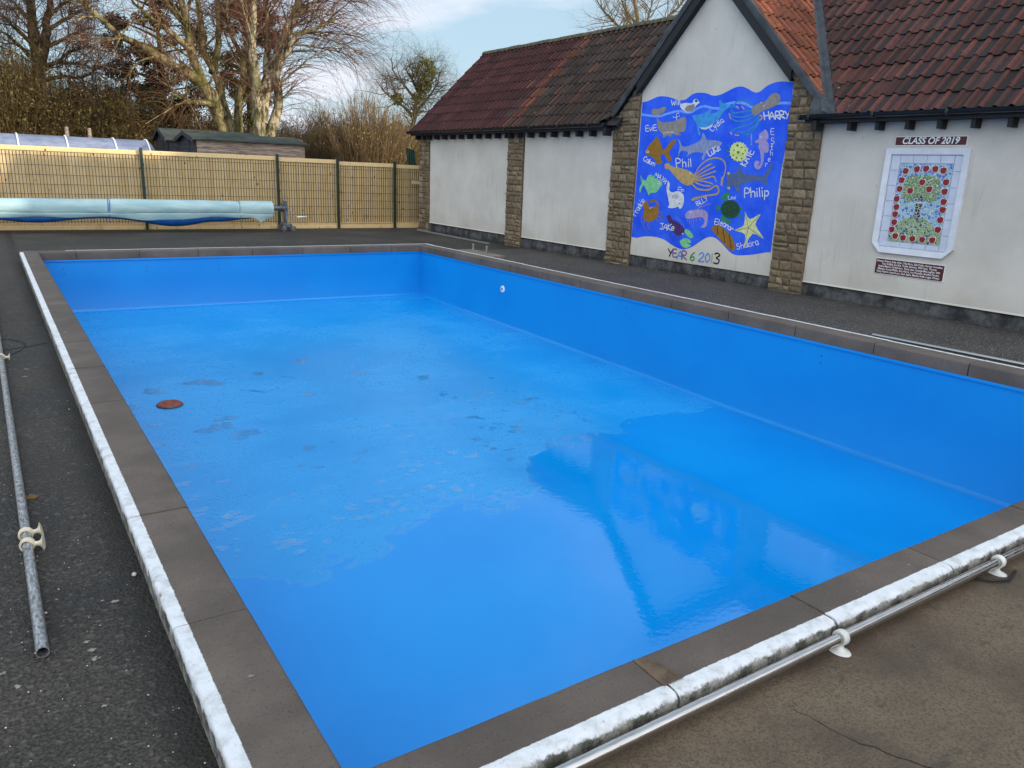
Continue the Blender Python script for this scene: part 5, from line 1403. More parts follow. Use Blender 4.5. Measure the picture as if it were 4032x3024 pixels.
# ------------------------------------------------------------------ cover reel and rolled cover
M_steel = simple('painted_grey_steel', (92, 100, 112), 0.45, metal=.3, var=.15)
M_galv = simple('galvanised_steel', (150, 152, 156), 0.38, metal=.85, var=.2, scale=30)
M_rubber = simple('grey_rubber', (96, 92, 88), 0.7)
RY, RZc, RXe = 20.4, .385, 6.12
reel = tag(empty('cover_reel', (6.48, RY, 0)), 'grey steel pool cover reel with crank handle and caster wheels', 'reel')
b = MB()
b.lathe([(0, -1.4), (.06, -1.4), (.06, -.02), (.0, -.02)], (0, 0, RZc + .02), 'x', 20)
b.lathe([(0, -.09), (.105, -.09), (.105, -.075), (.05, -.07), (.05, .0), (.085, .0), (.085, .02), (0, .02)], (0, 0, RZc + .02), 'x', 20)
b.build('axle', M_steel, reel, auto=40)
b = MB()
b.box(-.045, .045, -.05, .05, .02, .60, bev=.01)
b.box(-.11, .11, -.17, .17, -.06, .03, bev=.02)
b.box(-.04, .04, -.21, .21, -.065, -.02, bev=.01)
b.mesh([(-.02, -.15, .02), (.02, -.15, .02), (.02, -.04, .34), (-.02, -.04, .34), (-.02, -.11, .02), (.02, -.11, .02), (.02, -.04, .28), (-.02, -.04, .28)], [(0, 1, 2, 3), (4, 7, 6, 5), (0, 4, 5, 1), (3, 2, 6, 7), (0, 3, 7, 4), (1, 5, 6, 2)])
b.build('stand', M_steel, reel)
b = MB()
b.tube([(.045, 0, RZc + .02), (.10, 0, RZc + .02), (.12, -.02, RZc - .02), (.20, -.12, RZc - .17), (.23, -.13, RZc - .19), (.26, -.13, RZc - .19)], .012, 8)
cr_ = b.build('crank_handle', M_galv, reel, smooth=True)
b = MB()
b.tube([(.25, -.13, RZc - .19), (.52, -.13, RZc - .19)], .022, 10)
b.build('grip', M_white_pl, cr_, smooth=True)
for x, y in ((-.10, -.16), (.14, -.16), (-.10, .16), (.14, .16)):
    b = MB()
    zc = deck_z(0, RY) + .072
    b.lathe([(0, -.018), (.05, -.018), (.07, -.012), (.07, .012), (.05, .018), (0, .018)], (x, y, zc), 'y', 18)
    wh = b.build('caster_wheel', M_rubber, reel, auto=40)
    b = MB()
    b.box(x - .02, x + .03, y - .028, y - .021, zc - .01, -.03)
    b.box(x - .02, x + .03, y + .021, y + .028, zc - .01, -.03)
    b.lathe([(0, -.024), (.018, -.024), (.018, .024), (0, .024)], (x, y, zc), 'y', 10)
    b.build('caster_fork', M_galv, wh)

q = N('bubble_cover', 0.35, spec=.5)
P = q.pos(obj=True)
bub = q.vor(q.pos((1, 1, 1), True), 55, rnd=.3)
n1 = q.noise(q.pos((.5, 1, 2), True), 3, 5)
base = q.mix(q.rng(n1, .3, .7), lin(142, 178, 184), lin(182, 206, 206))
base = q.mix(q.rng(q.noise(q.pos((.15, 1, 1), True), 6, 4), .5, .7, 0, .4), base, lin(120, 166, 186))
base = q.mix(q.rng(bub, .2, .5, 0, .25), base, lin(120, 168, 178))
q.col(base)
q.b.inputs['Subsurface Weight'].default_value = 0.0
q.bump(q.math('ADD', bub, q.math('MULTIPLY', n1, 2.0)), .35, .012)
M_cover = q.m
M_blue = simple('blue_cover_underside', (14, 80, 150), 0.4, var=.15)
M_rope_b = simple('blue_rope', (24, 92, 168), 0.8, bump=.3, bscale=120)
M_rope_g = simple('grey_rope', (104, 112, 112), 0.8, bump=.3, bscale=120)
cov = tag(empty('pool_cover', (0, RY, 0)), 'pale aqua bubble pool cover rolled into a long tube on the reel', 'pool cover')
rnd = random.Random(12)
b = MB()
nx, ns = 90, 40
xs = np.linspace(-3.6, RXe, nx)
ph = [rnd.uniform(0, 6.28) for _ in range(6)]
v = []
def rprof(x):
    return .200 + .004 * math.sin(x * 1.7 + ph[0]) + .004 * math.sin(x * 3.9 + ph[1])
for x in xs:
    r_ = rprof(x)
    pinch = .022 * math.exp(-((x - 2.35) / .05) ** 2) + .016 * math.exp(-((x - 5.25) / .05) ** 2)
    for k in range(ns):
        a = 2 * math.pi * k / ns
        rr_ = r_ - pinch + .003 * math.sin(3 * a + x) + (.012 * max(0, -math.sin(a)) * (1 + math.sin(x * 1.3)))
        v.append((x, rr_ * math.cos(a), RZc + rr_ * math.sin(a)))
f = [(i * ns + k, i * ns + (k + 1) % ns, (i + 1) * ns + (k + 1) % ns, (i + 1) * ns + k) for i in range(nx - 1) for k in range(ns)]
# spiral end
f.append(tuple(range((nx - 1) * ns, nx * ns)))
b.mesh(v, f)
for r_ in (.17, .14, .11, .08):
    b.lathe([(r_, 0), (r_ + .006, .008), (r_ + .012, 0)], (RXe, 0, RZc), 'x', 28)
b.build('roll', M_cover, cov, auto=50)
# loose blue layer sagging below
b = MB()
n_ = 110
xs = np.linspace(-3.6, 5.55, n_)
def sag(x):
    return .02 + .105 * math.exp(-((x - .9) / .75) ** 2) + .20 * math.exp(-((x - 3.75) / .85) ** 2) + .05 * math.exp(-((x - 5.0) / .4) ** 2) + .1 * math.exp(-((x + 2) / .8) ** 2)
rows = []
for x in xs:
    d_ = sag(x)
    rows.append([(x, -.135, RZc - .155), (x, -.14 - d_ * .1, RZc - .19 - d_ * .4), (x, -.11, RZc - .20 - d_), (x, -.02, RZc - .205 - d_ * .92), (x, .08, RZc - .20 - d_ * .3), (x, .12, RZc - .16)])
b.mesh([p for r_ in rows for p in r_], [(i * 6 + j, (i + 1) * 6 + j, (i + 1) * 6 + j + 1, i * 6 + j + 1) for i in range(n_ - 1) for j in range(5)])
b.build('underside_fold', M_blue, cov, smooth=True)
# pale free edge over the blue fold and a torn corner at the end
b = MB()
rows = []
for x in np.linspace(-3.6, 6.10, 120):
    d_ = .035 + .05 * math.exp(-((x - 3.1) / .35) ** 2) + .012 * math.sin(x * 5) + .06 * math.exp(-((x - 3.6) / .5) ** 2)
    if x > 5.55:
        d_ = .05 + .12 * max(0, 1 - abs(x - 5.8) / .16)
    rows.append([(x, -.175, RZc - .10), (x, -.17 - .015, RZc - .15), (x, -.155, RZc - .165 - d_)])
b.mesh([p for r_ in rows for p in r_], [(i * 3 + j, (i + 1) * 3 + j, (i + 1) * 3 + j + 1, i * 3 + j + 1) for i in range(119) for j in range(2)])
b.build('free_edge', M_cover, cov, smooth=True)
def rope(x, n, m_, tail, rad):
    for i in range(n):
        b = MB()
        xo = x + i * .035
        P_ = [(xo + .015 * math.sin(a), (rprof(xo) + .002 - .015 * (1 if n == 1 else .5)) * math.cos(a), RZc + (rprof(xo) + .004 - .012) * math.sin(a)) for a in [2 * math.pi * k / 30 for k in range(31)]]
        b.tube(P_, rad, 6, cap=False)
        if i == 0:
            b.tube([(xo, -.17, RZc - .13), (xo + .02, -.19, RZc - .22), (xo + .01, -.18, RZc - .22 - tail * .6), (xo + .04, -.17, RZc - .22 - tail)], rad * .9, 6)
        b.build('rope', m_, cov, smooth=True)
rope(2.33, 2, M_rope_b, .10, .010)
rope(5.28, 1, M_rope_g, .30, .009)

# ------------------------------------------------------------------ poles and rails
q = N('worn_galvanised_pole', .42, metal=.75)
P = q.pos()
n1 = q.noise(q.pos((3, 1, 3)), 30, 6, .7)
q.col(q.mix(q.rng(n1, .35, .68), lin(112, 110, 106), lin(196, 198, 202)))
q.rough(q.rng(n1, .3, .7, .55, .3))
q.bump(n1, .3, .003)
M_pole = q.m
q = N('polished_steel_rail', .2, metal=1.0)
P = q.pos()
n1 = q.noise(q.pos((2, 20, 20)), 8, 5, .6)
q.col(q.mix(q.rng(n1, .3, .7), lin(184, 179, 176), lin(204, 200, 197)))
q.rough(q.rng(q.noise(P, 25, 4), .35, .7, .10, .2))
wet = q.rng(q.vor(P, 60), .1, .28, 1, 0)
q.bump(q.math('MULTIPLY', wet, q.rng(q.noise(P, 12, 3), .52, .6)), .25, .002)
M_rail = q.m
M_clip = simple('weathered_white_plastic', (206, 208, 204), .45, var=.10, scale=20)
M_clip2 = simple('cream_plastic', (206, 196, 172), .5, var=.10, scale=20)

def pole_mesh(p0, p1, r_, name, m_, parent):
    b = MB()
    p0, p1 = Vector(p0), Vector(p1)
    n = 24
    sides = 20
    ring = []
    d = (p1 - p0).normalized()
    a_ = d.cross(Vector((0, 0, 1))).normalized()
    u_ = a_.cross(d)
    L = (p1 - p0).length
    prof = [(r_ * .86, .05), (r_ * .86, .0), (r_, 0.0)] + [(r_, L * k / n) for k in range(1, n)] + [(r_, L), (r_ * .86, L), (r_ * .86, L - .05)]
    for rr_, h in prof:
        ring += [p0 + d * h + (a_ * math.cos(2 * math.pi * j / sides) + u_ * math.sin(2 * math.pi * j / sides)) * rr_ for j in range(sides)]
    b.mesh(ring, [(i * sides + j, i * sides + (j + 1) % sides, (i + 1) * sides + (j + 1) % sides, (i + 1) * sides + j) for i in range(len(prof) - 1) for j in range(sides)])
    return b.build(name, m_, parent, auto=40)
def clip_mesh(m_, r_, foot, name='clip', fl_=1.0):
    """ring that grips a pole along local Y, neck to a flared oval foot; foot axis along local -Z"""
    b = MB()
    sides, n = 10, 22
    # ring: outer radius r_*1.55 wide .03
    prof = [(r_ * 1.02, -.014), (r_ * 1.42, -.014), (r_ * 1.5, -.009), (r_ * 1.5, .009), (r_ * 1.42, .014), (r_ * 1.02, .014), (r_ * 1.02, -.014)]
    b.lathe(prof, (0, 0, 0), 'y', 26)
    # neck, blending into a foot
    h = foot
    pr = [(.016, .012, -r_ * 1.25), (.013, .012, -r_ * 1.25 - h * .35), (.016, .015, -r_ * 1.25 - h * .6), (.028, .024, -r_ * 1.25 - h * .82), (.045, .034, -r_ * 1.25 - h * .95), (.046, .035, -r_ * 1.25 - h)]
    v, f = [], []
    for ax, ay, z in [(a0_ * fl_, b0_ * fl_, c0_) for a0_, b0_, c0_ in pr]:
        for k in range(20):
            a = 2 * math.pi * k / 20
            v.append((ax * math.cos(a), ay * math.sin(a), z))
    for i in range(len(pr) - 1):
        for k in range(20):
            f.append((i * 20 + k, i * 20 + (k + 1) % 20, (i + 1) * 20 + (k + 1) % 20, (i + 1) * 20 + k))
    f.append(tuple(range(100, 120)))
    b.mesh(v, f)
    me = b.build(name, m_, None, auto=45)
    return me

pole = tag(empty('lane_pole', (-.012, 2.746, 0)), 'dull galvanised pole lying on the dark asphalt left of the pool', 'pole')
pole_mesh((0, 0, deck_z(0, 2.7) + .026), (-.05, 9.5, deck_z(0, 12) + .03), .0205, 'tube', M_pole, pole)
c0 = clip_mesh(M_clip2, .0205, .036, fl_=.78)
pos_ = [(.90, 62), (1.015, 70), (4.75, 55), (8.2, 60)]
for i, (dy, tilt) in enumerate(pos_):
    o = c0 if i == 0 else c0.copy()
    if i:
        S.collection.objects.link(o)
    o.parent = pole
    o.location = (-.05 * dy / 9.5, dy, deck_z(0, 2.7) + .028 + (deck_z(0, 12) + .004 - deck_z(0, 2.7)) * dy / 9.5)
    o.rotation_euler = (0, -R(tilt + 30), R(-6 if i else -14))
rail = tag(empty('handrail', (1.0, 1.374, 0)), 'shiny steel rail in white plastic clips beside the near pool kerb', 'rail')
pole_mesh((-.35, 0, -.040), (4.6, .002, -.040), .0195, 'tube', M_rail, rail)
c1 = clip_mesh(M_clip, .0195, .030)
for i, x in enumerate((1.42, 2.58, 3.75)):
    o = c1 if i == 0 else c1.copy()
    if i:
        S.collection.objects.link(o)
    o.parent = rail
    o.location = (x, 0, -.040)
    o.rotation_euler = (0, 0, R(90))
rail2 = tag(empty('handrail', (8.27, 5.0, 0)), 'steel rail beyond the right-hand pool coping', 'rail')
pole_mesh((-.05, -.1, -.076), (.10, -3.6, -.076), .0195, 'tube', M_rail, rail2)
c2_ = clip_mesh(M_clip, .0195, .04)
for i, y in enumerate((-2.0, -3.2)):
    o = c2_ if i == 0 else c2_.copy()
    if i:
        S.collection.objects.link(o)
    o.parent = rail2
    o.location = (.04, y, -.076)
# black strap under one clip
b = MB()
b.tube([(3.38, 1.42, -.082), (3.45, 1.335, -.080), (3.53, 1.30, -.082), (3.60, 1.315, -.085), (3.66, 1.33, -.088)], .006, 8)
tag(b.build('rubber_strap', M_black, None, smooth=True), 'thin black strap curled under the far white rail clip', 'strap')

# ------------------------------------------------------------------ small things
q = N('weathered_block', .9)
P = q.pos()
q.col(q.mix(q.rng(q.noise(P, 8, 6, .7), .35, .65), lin(92, 84, 72), lin(132, 124, 108)))
q.bump(q.noise(P, 40, 4), .5, .01)
M_blk = q.m
blk = tag(empty('step_anchor', (8.06, 13.3, -.02)), 'concrete block with two short steel stubs behind the coping', 'anchor block')
b = MB()
b.box(-.275, .27, -.60, .68, -.16, -.012, bev=.012)
b.build('block', M_blk, blk)
for y in (.42, -.10):
    b = MB()
    b.lathe([(0, -.03), (.028, -.03), (.028, .115), (.033, .117), (.033, .128), (0, .128)], (.13, y, 0), 'z', 16)
    b.build('stub_post', M_galv, blk, auto=40)

M_terra = simple('terracotta_plastic', (128, 62, 40), .45, var=.2, scale=20)
b = MB()
prof = [(0, .034), (.03, .034), (.036, .030), (.05, .030), (.056, .038), (.064, .038), (.07, .030), (.088, .030), (.094, .036), (.102, .034), (.125, .022), (.14, .010), (.142, .004), (.13, 0), (0, 0)]
b.lathe(prof, (0, 0, 0), 'z', 40)
dx, dy = onz = (1.47, 9.02)
tag(b.build('drain_lid', M_terra, None, auto=35, loc=(dx, dy, floor_z(dx, dy) + .003)), 'round rust brown ridged lid lying on the blue pool floor', 'lid')

M_edging = simple('grey_edging_strip', (120, 120, 118), .7, var=.15)
b = MB()
for i in range(8):
    y0, y1 = 16.05 + i * .52, 16.05 + (i + 1) * .52 - .004
    xx = 10.10 + .025 * i - .11
    b.box(xx, xx + .06, y0, y1, deck_z(0, y0) - .004, deck_z(0, y1) + .032, bev=.006)
tag(b.build('edging_strip', M_edging), 'long grey edging strip lying along the foot of the far wall', 'strip')
M_leaf = simple('dead_leaf', (104, 74, 36), .8)
b = MB()
b.mesh([(0, 0, .004), (.03, .012, .018), (.06, .0, .012), (.035, -.018, .006), (.02, .02, .022)], [(0, 3, 2, 1), (0, 1, 4)])
b.mesh([(-.02, .01, .004), (.0, .03, .014), (.02, .02, .008), (.0, .0, .003)], [(0, 1, 2, 3)])
tag(b.build('dead_leaf', M_leaf, None, loc=(.0, 4.25, deck_z(0, 4.2))), 'small curled brown leaf on the asphalt beside the galvanised pole', 'leaf')
M_peb = simple('white_pebble', (196, 192, 182), .7)
b = MB()
b.lathe([(0, .014), (.006, .013), (.010, .007), (.009, .001), (0, 0)], (0, 0, 0), 'z', 12)
tag(b.build('pebble', M_peb, None, smooth=True, loc=(.335, 3.2, deck_z(0, 3.2))), 'single white pebble against the foot of the white kerb', 'pebble')
# loose grit on the asphalt
rnd = random.Random(21)
b = MB()
for i in range(450):
    x = rnd.uniform(-.55, .34) if rnd.random() < .7 else rnd.uniform(-1.5, .3)
    y = 1.0 + abs(rnd.gauss(0, 1)) * 2.6
    s_ = rnd.uniform(.0012, .0036) * (1.7 if rnd.random() < .06 else 1)
    z = deck_z(x, y)
    pts = [(x + s_ * rnd.uniform(.6, 1.3) * math.cos(a), y + s_ * rnd.uniform(.6, 1.3) * math.sin(a), z + s_ * .2) for a in (0, 1.5, 3.1, 4.6)]
    top = (x, y, z + s_ * rnd.uniform(.8, 1.4))
    b.mesh(pts + [top], [(0, 1, 4), (1, 2, 4), (2, 3, 4), (3, 0, 4)])
tag(b.build('grit', M_peb), 'scattered pale grit on the asphalt', 'grit', kind='stuff')
M_lime = simple('white_splash', (128, 126, 120), .85)
def splat(x, y, r_, seed, z=None):
    rnd = random.Random(seed)
    b_ = []
    n = 22
    for i in range(n):
        a = 2 * math.pi * i / n
        k = .75 * r_ * rnd.uniform(.35, 1.15)
        b_.append((x + k * math.cos(a), y + k * math.sin(a) * .8, (deck_z(x, y) + .0035) if z is None else z))
    return b_
b = MB()
for i, (x, y, r_) in enumerate([(.13, 2.72, .02), (.12, 2.78, .018), (.135, 2.66, .022), (.145, 2.66, .014), (-.09, 2.62, .02), (-.13, 2.72, .018), (.24, 3.02, .022), (.20, 3.05, .013), (.13, 2.38, .015), (.12, 7.1, .035), (.10, 6.85, .03)]):
    b.face(splat(x, y, r_, i))
tag(b.build('bird_droppings', M_lime), 'pale splashes dried on the asphalt', 'splashes', kind='stuff')
b = MB()
for i, (x, y, r_) in enumerate([(.52, 2.16, .016), (3.1, 1.52, .012), (3.3, 1.55, .006), (2.7, 1.50, .008), (.47, 7.9, .03), (.56, 11.2, .05)]):
    b.face(splat(x, y, r_, 50 + i, .0036))
tag(b.build('bird_droppings', M_lime), 'pale splashes dried on the brown coping', 'splashes', kind='stuff')

# ------------------------------------------------------------------ beyond the fence
q = N('weathered_boards', .85)
P = q.pos(obj=True)
g1 = q.noise(q.pos((1.2, 12, 12), True), 2.5, 6, .65)
q.col(q.mix(q.rng(g1, .35, .68), lin(110, 96, 86), lin(164, 148, 134)))
q.bump(g1, .4, .01)
M_wboard = q.m
M_dboard = simple('dark_stained_boards', (48, 50, 56), .8, var=.25, scale=10, bump=.3)
q = N('green_roofing_felt', .95, spec=.2)
P = q.pos(obj=True)
q.col(q.mix(q.rng(q.noise(P, 2.0, 6, .7), .35, .65), lin(50, 58, 54), lin(72, 78, 74)))
q.bump(q.noise(P, 50, 3), .4, .01)
M_felt = q.m
def shed(x0, x1, y0, y1, ze, zr, wall_m, label):
    s_ = tag(empty('garden_shed', (x0, y0, 0)), label, 'shed')
    L, D = x1 - x0, y1 - y0
    b = MB()
    z = -.2
    while z < ze - .02:
        h = min(.13, ze - z)
        b.mesh([(0, -.018, z), (L, -.018, z), (L, -.004, z + h), (0, -.004, z + h), (0, .03, z), (L, .03, z)], [(0, 1, 2, 3), (0, 4, 5, 1)])
        z += h
    b.box(L - .05, L, .0, D, -.2, ze)
    b.box(0, L, D - .05, D, -.2, ze)
    b.build('wall', wall_m, s_)
    b = MB()
    z = -.2
    n = int((zr + .2) / .12) + 1
    for i in range(n):
        za, zb2 = -.2 + i * .12, min(-.2 + (i + 1) * .12, zr - .03)
        if za >= zb2:
            break
        def wy(z_):
            k = max(0, (z_ - ze) / (zr - ze))
            return (k * D / 2, D - k * D / 2)
        a0, a1 = wy(za)
        c0_, c1_ = wy(zb2)
        b.face([(-.022, a0, za), (-.022, a1, za), (-.006, c1_, zb2), (-.006, c0_, zb2)])
        b.face([(-.022, a0, za), (-.022, a1, za), (.0, a1, za), (.0, a0, za)])
    b.box(-.035, -.02, -.02, .06, -.2, ze, bev=.004)
    b.box(-.035, -.02, D * .33, D * .37, -.2, ze + .1, bev=.004)
    b.build('gable_wall', M_dboard, s_)
    b = MB()
    oh, ov = .10, .12
    sl = (zr - ze) / (D / 2)
    for sgn in (0, 1):
        f_ = (lambda y: y) if sgn == 0 else (lambda y: D - y)
        A = [(-ov, f_(-oh), ze - oh * sl + .02), (L + ov, f_(-oh), ze - oh * sl + .02), (L + ov, f_(D / 2), zr + .02), (-ov, f_(D / 2), zr + .02)]
        b.mesh(A + [(p[0], p[1], p[2] - .035) for p in A], [(0, 1, 2, 3), (4, 7, 6, 5), (0, 4, 5, 1), (1, 5, 6, 2), (3, 7, 4, 0)])
    b.build('roof', M_felt, s_)
    b = MB()
    for sgn in (0, 1):
        f_ = (lambda y: y) if sgn == 0 else (lambda y: D - y)
        A = [(-ov - .014, f_(-oh), ze - oh * sl - .08), (-ov - .014, f_(-oh), ze - oh * sl + .03), (-ov - .014, f_(D / 2), zr + .035), (-ov - .014, f_(D / 2), zr - .075)]
        b.mesh(A + [(p[0] + .016, p[1], p[2]) for p in A], [(0, 1, 2, 3), (4, 7, 6, 5), (0, 4, 5, 1), (0, 3, 7, 4)])
    b.build('bargeboard', M_dboard, s_)
    return s_
shed(5.16, 8.28, 24.0, 26.4, 2.10, 2.29, M_wboard, 'weathered board shed with green felt roof just behind the fence')
shed(5.02, 7.85, 27.2, 29.4, 2.12, 2.46, M_dboard, 'dark taller shed standing behind the weathered board shed')
b = MB()
P_ = []
for k in range(40):
    a = 2 * math.pi * k / 39
    P_.append((8.0 + .47 * math.cos(a), 24.75 + .34 * math.sin(a), 2.20 + .34 * math.sin(a) * .183 + .022))
b.tube(P_, .012, 6, cap=False)
tag(b.build('hoop', simple('orange_plastic', (190, 112, 50), .5), None, smooth=True), 'thin orange hoop lying on the near shed roof', 'hoop')
# polytunnel
q = N('tunnel_polythene', .35, spec=.5)
P = q.pos(obj=True)
q.col(q.mix(q.rng(q.noise(q.pos((.6, 1, 1), True), 3, 6, .7), .35, .7), lin(104, 112, 136), lin(140, 148, 168)))
q.bump(q.noise(q.pos((.5, 2, 2), True), 4, 5, .6), .4, .04)
M_poly = q.m
pt = tag(empty('polytunnel', (0, 26.3, 0)), 'long low white polythene tunnel with hoop ribs behind the fence', 'polytunnel')
b = MB()
na, nx = 24, 40
rA, hh = 1.35, 2.03
rows = []
def ring(x, s_): return [(x, -rA * s_ * math.cos(math.pi * k / na), -.2 + (hh + .2) * (math.sin(math.pi * k / na) ** .8) * (.12 + .88 * s_)) for k in range(na + 1)]
for i in range(nx + 1):
    rows.append(ring(-7 + 11.15 * i / nx, 1))
for i in range(1, 7):
    a = math.pi / 2 * i / 6
    rows.append(ring(4.15 + .30 * math.sin(a), max(.0, 1 - .22 * (1 - math.cos(a)))))
k = na + 1
b.mesh([p for r_ in rows for p in r_], [(i * k + j, (i + 1) * k + j, (i + 1) * k + j + 1, i * k + j + 1) for i in range(len(rows) - 1) for j in range(na)] + [tuple(range((len(rows) - 1) * k, len(rows) * k))])
b.build('cover_sheet', M_poly, pt, smooth=True)
for x in (-5.7, -4.4, -2.9, -1.6, -.3, .93, 2.10, 3.32, 4.2):
    b = MB()
    b.tube([(p[0], p[1] * 1.012, p[2] * 1.006 + .004) for p in ring(x, 1)], .022, 6, cap=False)
    b.build('rib', M_sgnwhite, pt, smooth=True)
for x in (2.30, 2.91):
    b = MB()
    b.tube([(x, 27.9, -.2), (x, 27.9, 2.31), (x, 27.9, 2.33)], [.05, .05, .044], 10)
    tag(b.build('timber_post', M_wboard, None, auto=40), 'short round timber post rising behind the polytunnel', 'post', 'pair of posts behind the polytunnel')
# stack of green mesh frames leaning behind the fence
gf = tag(empty('frame_stack', (10.62, 22.0, 0)), 'stack of dark green slatted frames leaning behind the fence corner', 'frames')
M_gs = simple('green_painted_slats', (28, 66, 58), .5, var=.2)
for i in range(4):
    b = MB()
    o_ = i * .075
    b.mesh([(o_ + .38, 0, -.2), (o_ + .42, 0, -.2), (o_ + .14, 0, 2.12 - i * .02), (o_ + .10, 0, 2.12 - i * .02), (o_ + .38, .06, -.2), (o_ + .42, .06, -.2), (o_ + .14, .06, 2.12 - i * .02), (o_ + .10, .06, 2.12 - i * .02)], [(0, 1, 2, 3), (4, 7, 6, 5), (0, 4, 5, 1), (1, 5, 6, 2), (2, 6, 7, 3), (3, 7, 4, 0)])
    b.build('slat', M_gs, gf)
# ------------------------------------------------------------------ trees and shrubs
def bark(name, a, c, moss=None, sc=3.0):
    q = N(name, .9, spec=.2)
    P = q.pos()
    n1 = q.noise(q.pos((2.2, 2.2, .7)), sc, 6, .7)
    base = q.mix(q.rng(n1, .40, .58), lin(*a), lin(*c))
    if moss:
        base = q.mix(q.rng(q.noise(P, 1.4, 5, .65), .45, .62, 0, .8), base, lin(*moss))
    base = q.mix(q.rng(q.noise(q.pos((1, 1, 3.5)), 4, 6, .75), .55, .64, 0, .75), base, lin(44, 40, 36))
    q.col(base)
    q.bump(n1, .6, .04)
    return q.m
def twigm(name, a, c):
    q = N(name, .85, spec=.2)
    q.col(q.mix(q.island(), lin(*a), lin(*c)))
    return q.m
def resample(pts, K):
    pts = np.array(pts, float)
    d = np.r_[0, np.cumsum(np.linalg.norm(np.diff(pts, axis=0), axis=1))]
    t_ = np.linspace(0, d[-1], K)
    return np.stack([np.interp(t_, d, pts[:, i]) for i in range(3)], 1)
def limbs_to(nb, limbs, rng, K=16, wob=.03, sides=8):
    Ps, Rs = [], []
    for pts, ra, rb in limbs:
        pts = [tuple(p) for p in pts]
        if pts[0][2] < 2.1:
            pts = [(pts[0][0] + .05, pts[0][1], -.25)] + pts
        P = np.array(smooth3(pts))
        P = resample(P, K)
        L = np.linalg.norm(np.diff(P, axis=0), axis=1).sum()
        P[1:-1] += rng.normal(scale=wob * min(1, ra * 5), size=(K - 2, 3))
        Ps.append(P)
        Rs.append(ra + (rb - ra) * np.linspace(0, 1, K) ** .8)
    P, Rr = np.array(Ps), np.array(Rs)
    nb.tubes(P, Rr * (1 + rng.normal(scale=.05, size=Rr.shape)), sides)
    return P, Rr
def smooth3(pts, n=4):
    o = []
    pts = [np.array(p, float) for p in pts]
    for i in range(len(pts) - 1):
        p0, p1, p2, p3 = pts[max(0, i - 1)], pts[i], pts[i + 1], pts[min(len(pts) - 1, i + 2)]
        for k in range(n):
            t_ = k / n
            o.append(.5 * (2 * p1 + (p2 - p0) * t_ + (2 * p0 - 5 * p1 + 4 * p2 - p3) * t_ ** 2 + (3 * p1 - p0 - 3 * p2 + p3) * t_ ** 3))
    o.append(pts[-1])
    return o
def spawn(P, Rr, n, rng, t=(.3, 1), ln=(.6, 1.6), fwd=.5, side=1.0, up=.2, bend=(0, 0, -.2), noise=.12, K=6, r0=None, taper=.25, rscale=.5, bias=None, zmin=None):
    N_, KP, _ = P.shape
    L = np.linalg.norm(np.diff(P, axis=1), axis=2).sum(1)
    idx = rng.choice(N_, n, p=L / L.sum())
    tt = rng.uniform(t[0], t[1], n) * (KP - 1)
    k0 = np.minimum(tt.astype(int), KP - 2)
    fr = (tt - k0)[:, None]
    base = P[idx, k0] * (1 - fr) + P[idx, k0 + 1] * fr
    rb = Rr[idx, k0] * (1 - fr[:, 0]) + Rr[idx, k0 + 1] * fr[:, 0]
    if zmin is not None:
        keep = base[:, 2] > zmin
        base, rb, idx, k0 = base[keep], rb[keep], idx[keep], k0[keep]
        n = len(base)
    tan = P[idx, k0 + 1] - P[idx, k0]
    tan /= np.linalg.norm(tan, axis=1, keepdims=True) + 1e-9
    rd = rng.normal(size=(n, 3))
    rd -= tan * (rd * tan).sum(1, keepdims=True)
    rd /= np.linalg.norm(rd, axis=1, keepdims=True) + 1e-9
    d = tan * fwd + rd * side + np.array([0, 0, up])
    if bias is not None:
        d = d + np.array(bias)
    d /= np.linalg.norm(d, axis=1, keepdims=True)
    ll = rng.uniform(ln[0], ln[1], n)
    out = np.zeros((n, K, 3))
    out[:, 0] = base
    st = (ll / (K - 1))[:, None]
    for i in range(1, K):
        out[:, i] = out[:, i - 1] + d * st
        d = d + np.array(bend) * st * 1.0 + rng.normal(scale=noise, size=d.shape)
        d /= np.linalg.norm(d, axis=1, keepdims=True)
    r_ = np.minimum(rb * rscale, r0 if r0 else 9)[:, None] * np.linspace(1, taper, K)[None, :]
    return out, r_

def tree(name, limbs, label, m_bark, m_twig, seed, levels, wob=.03, cat='tree', group=None, base=None):
    rng = np.random.default_rng(seed)
    t0 = limbs[0][0][0]
    root = tag(empty(name, (0, 0, 0)), label, cat, group)
    nb = NB()
    P, Rr = limbs_to(nb, limbs, rng, wob=wob)
    nt_ = NB()
    sets = [(P, Rr)]
    for lv in levels:
        lv = dict(lv)
        src = lv.pop('src')
        n = lv.pop('n')
        thick = lv.pop('thick', False)
        sides = lv.pop('sides', 3)
        s_ = spawn(*sets[src], n, rng, **lv)
        sets.append(s_)
        (nb if thick else nt_).tubes(s_[0], s_[1], 5 if thick else sides)
    nb.build('trunk', m_bark, root)
    cr_ = nt_.build('crown', m_twig, root)
    return root, sets, rng

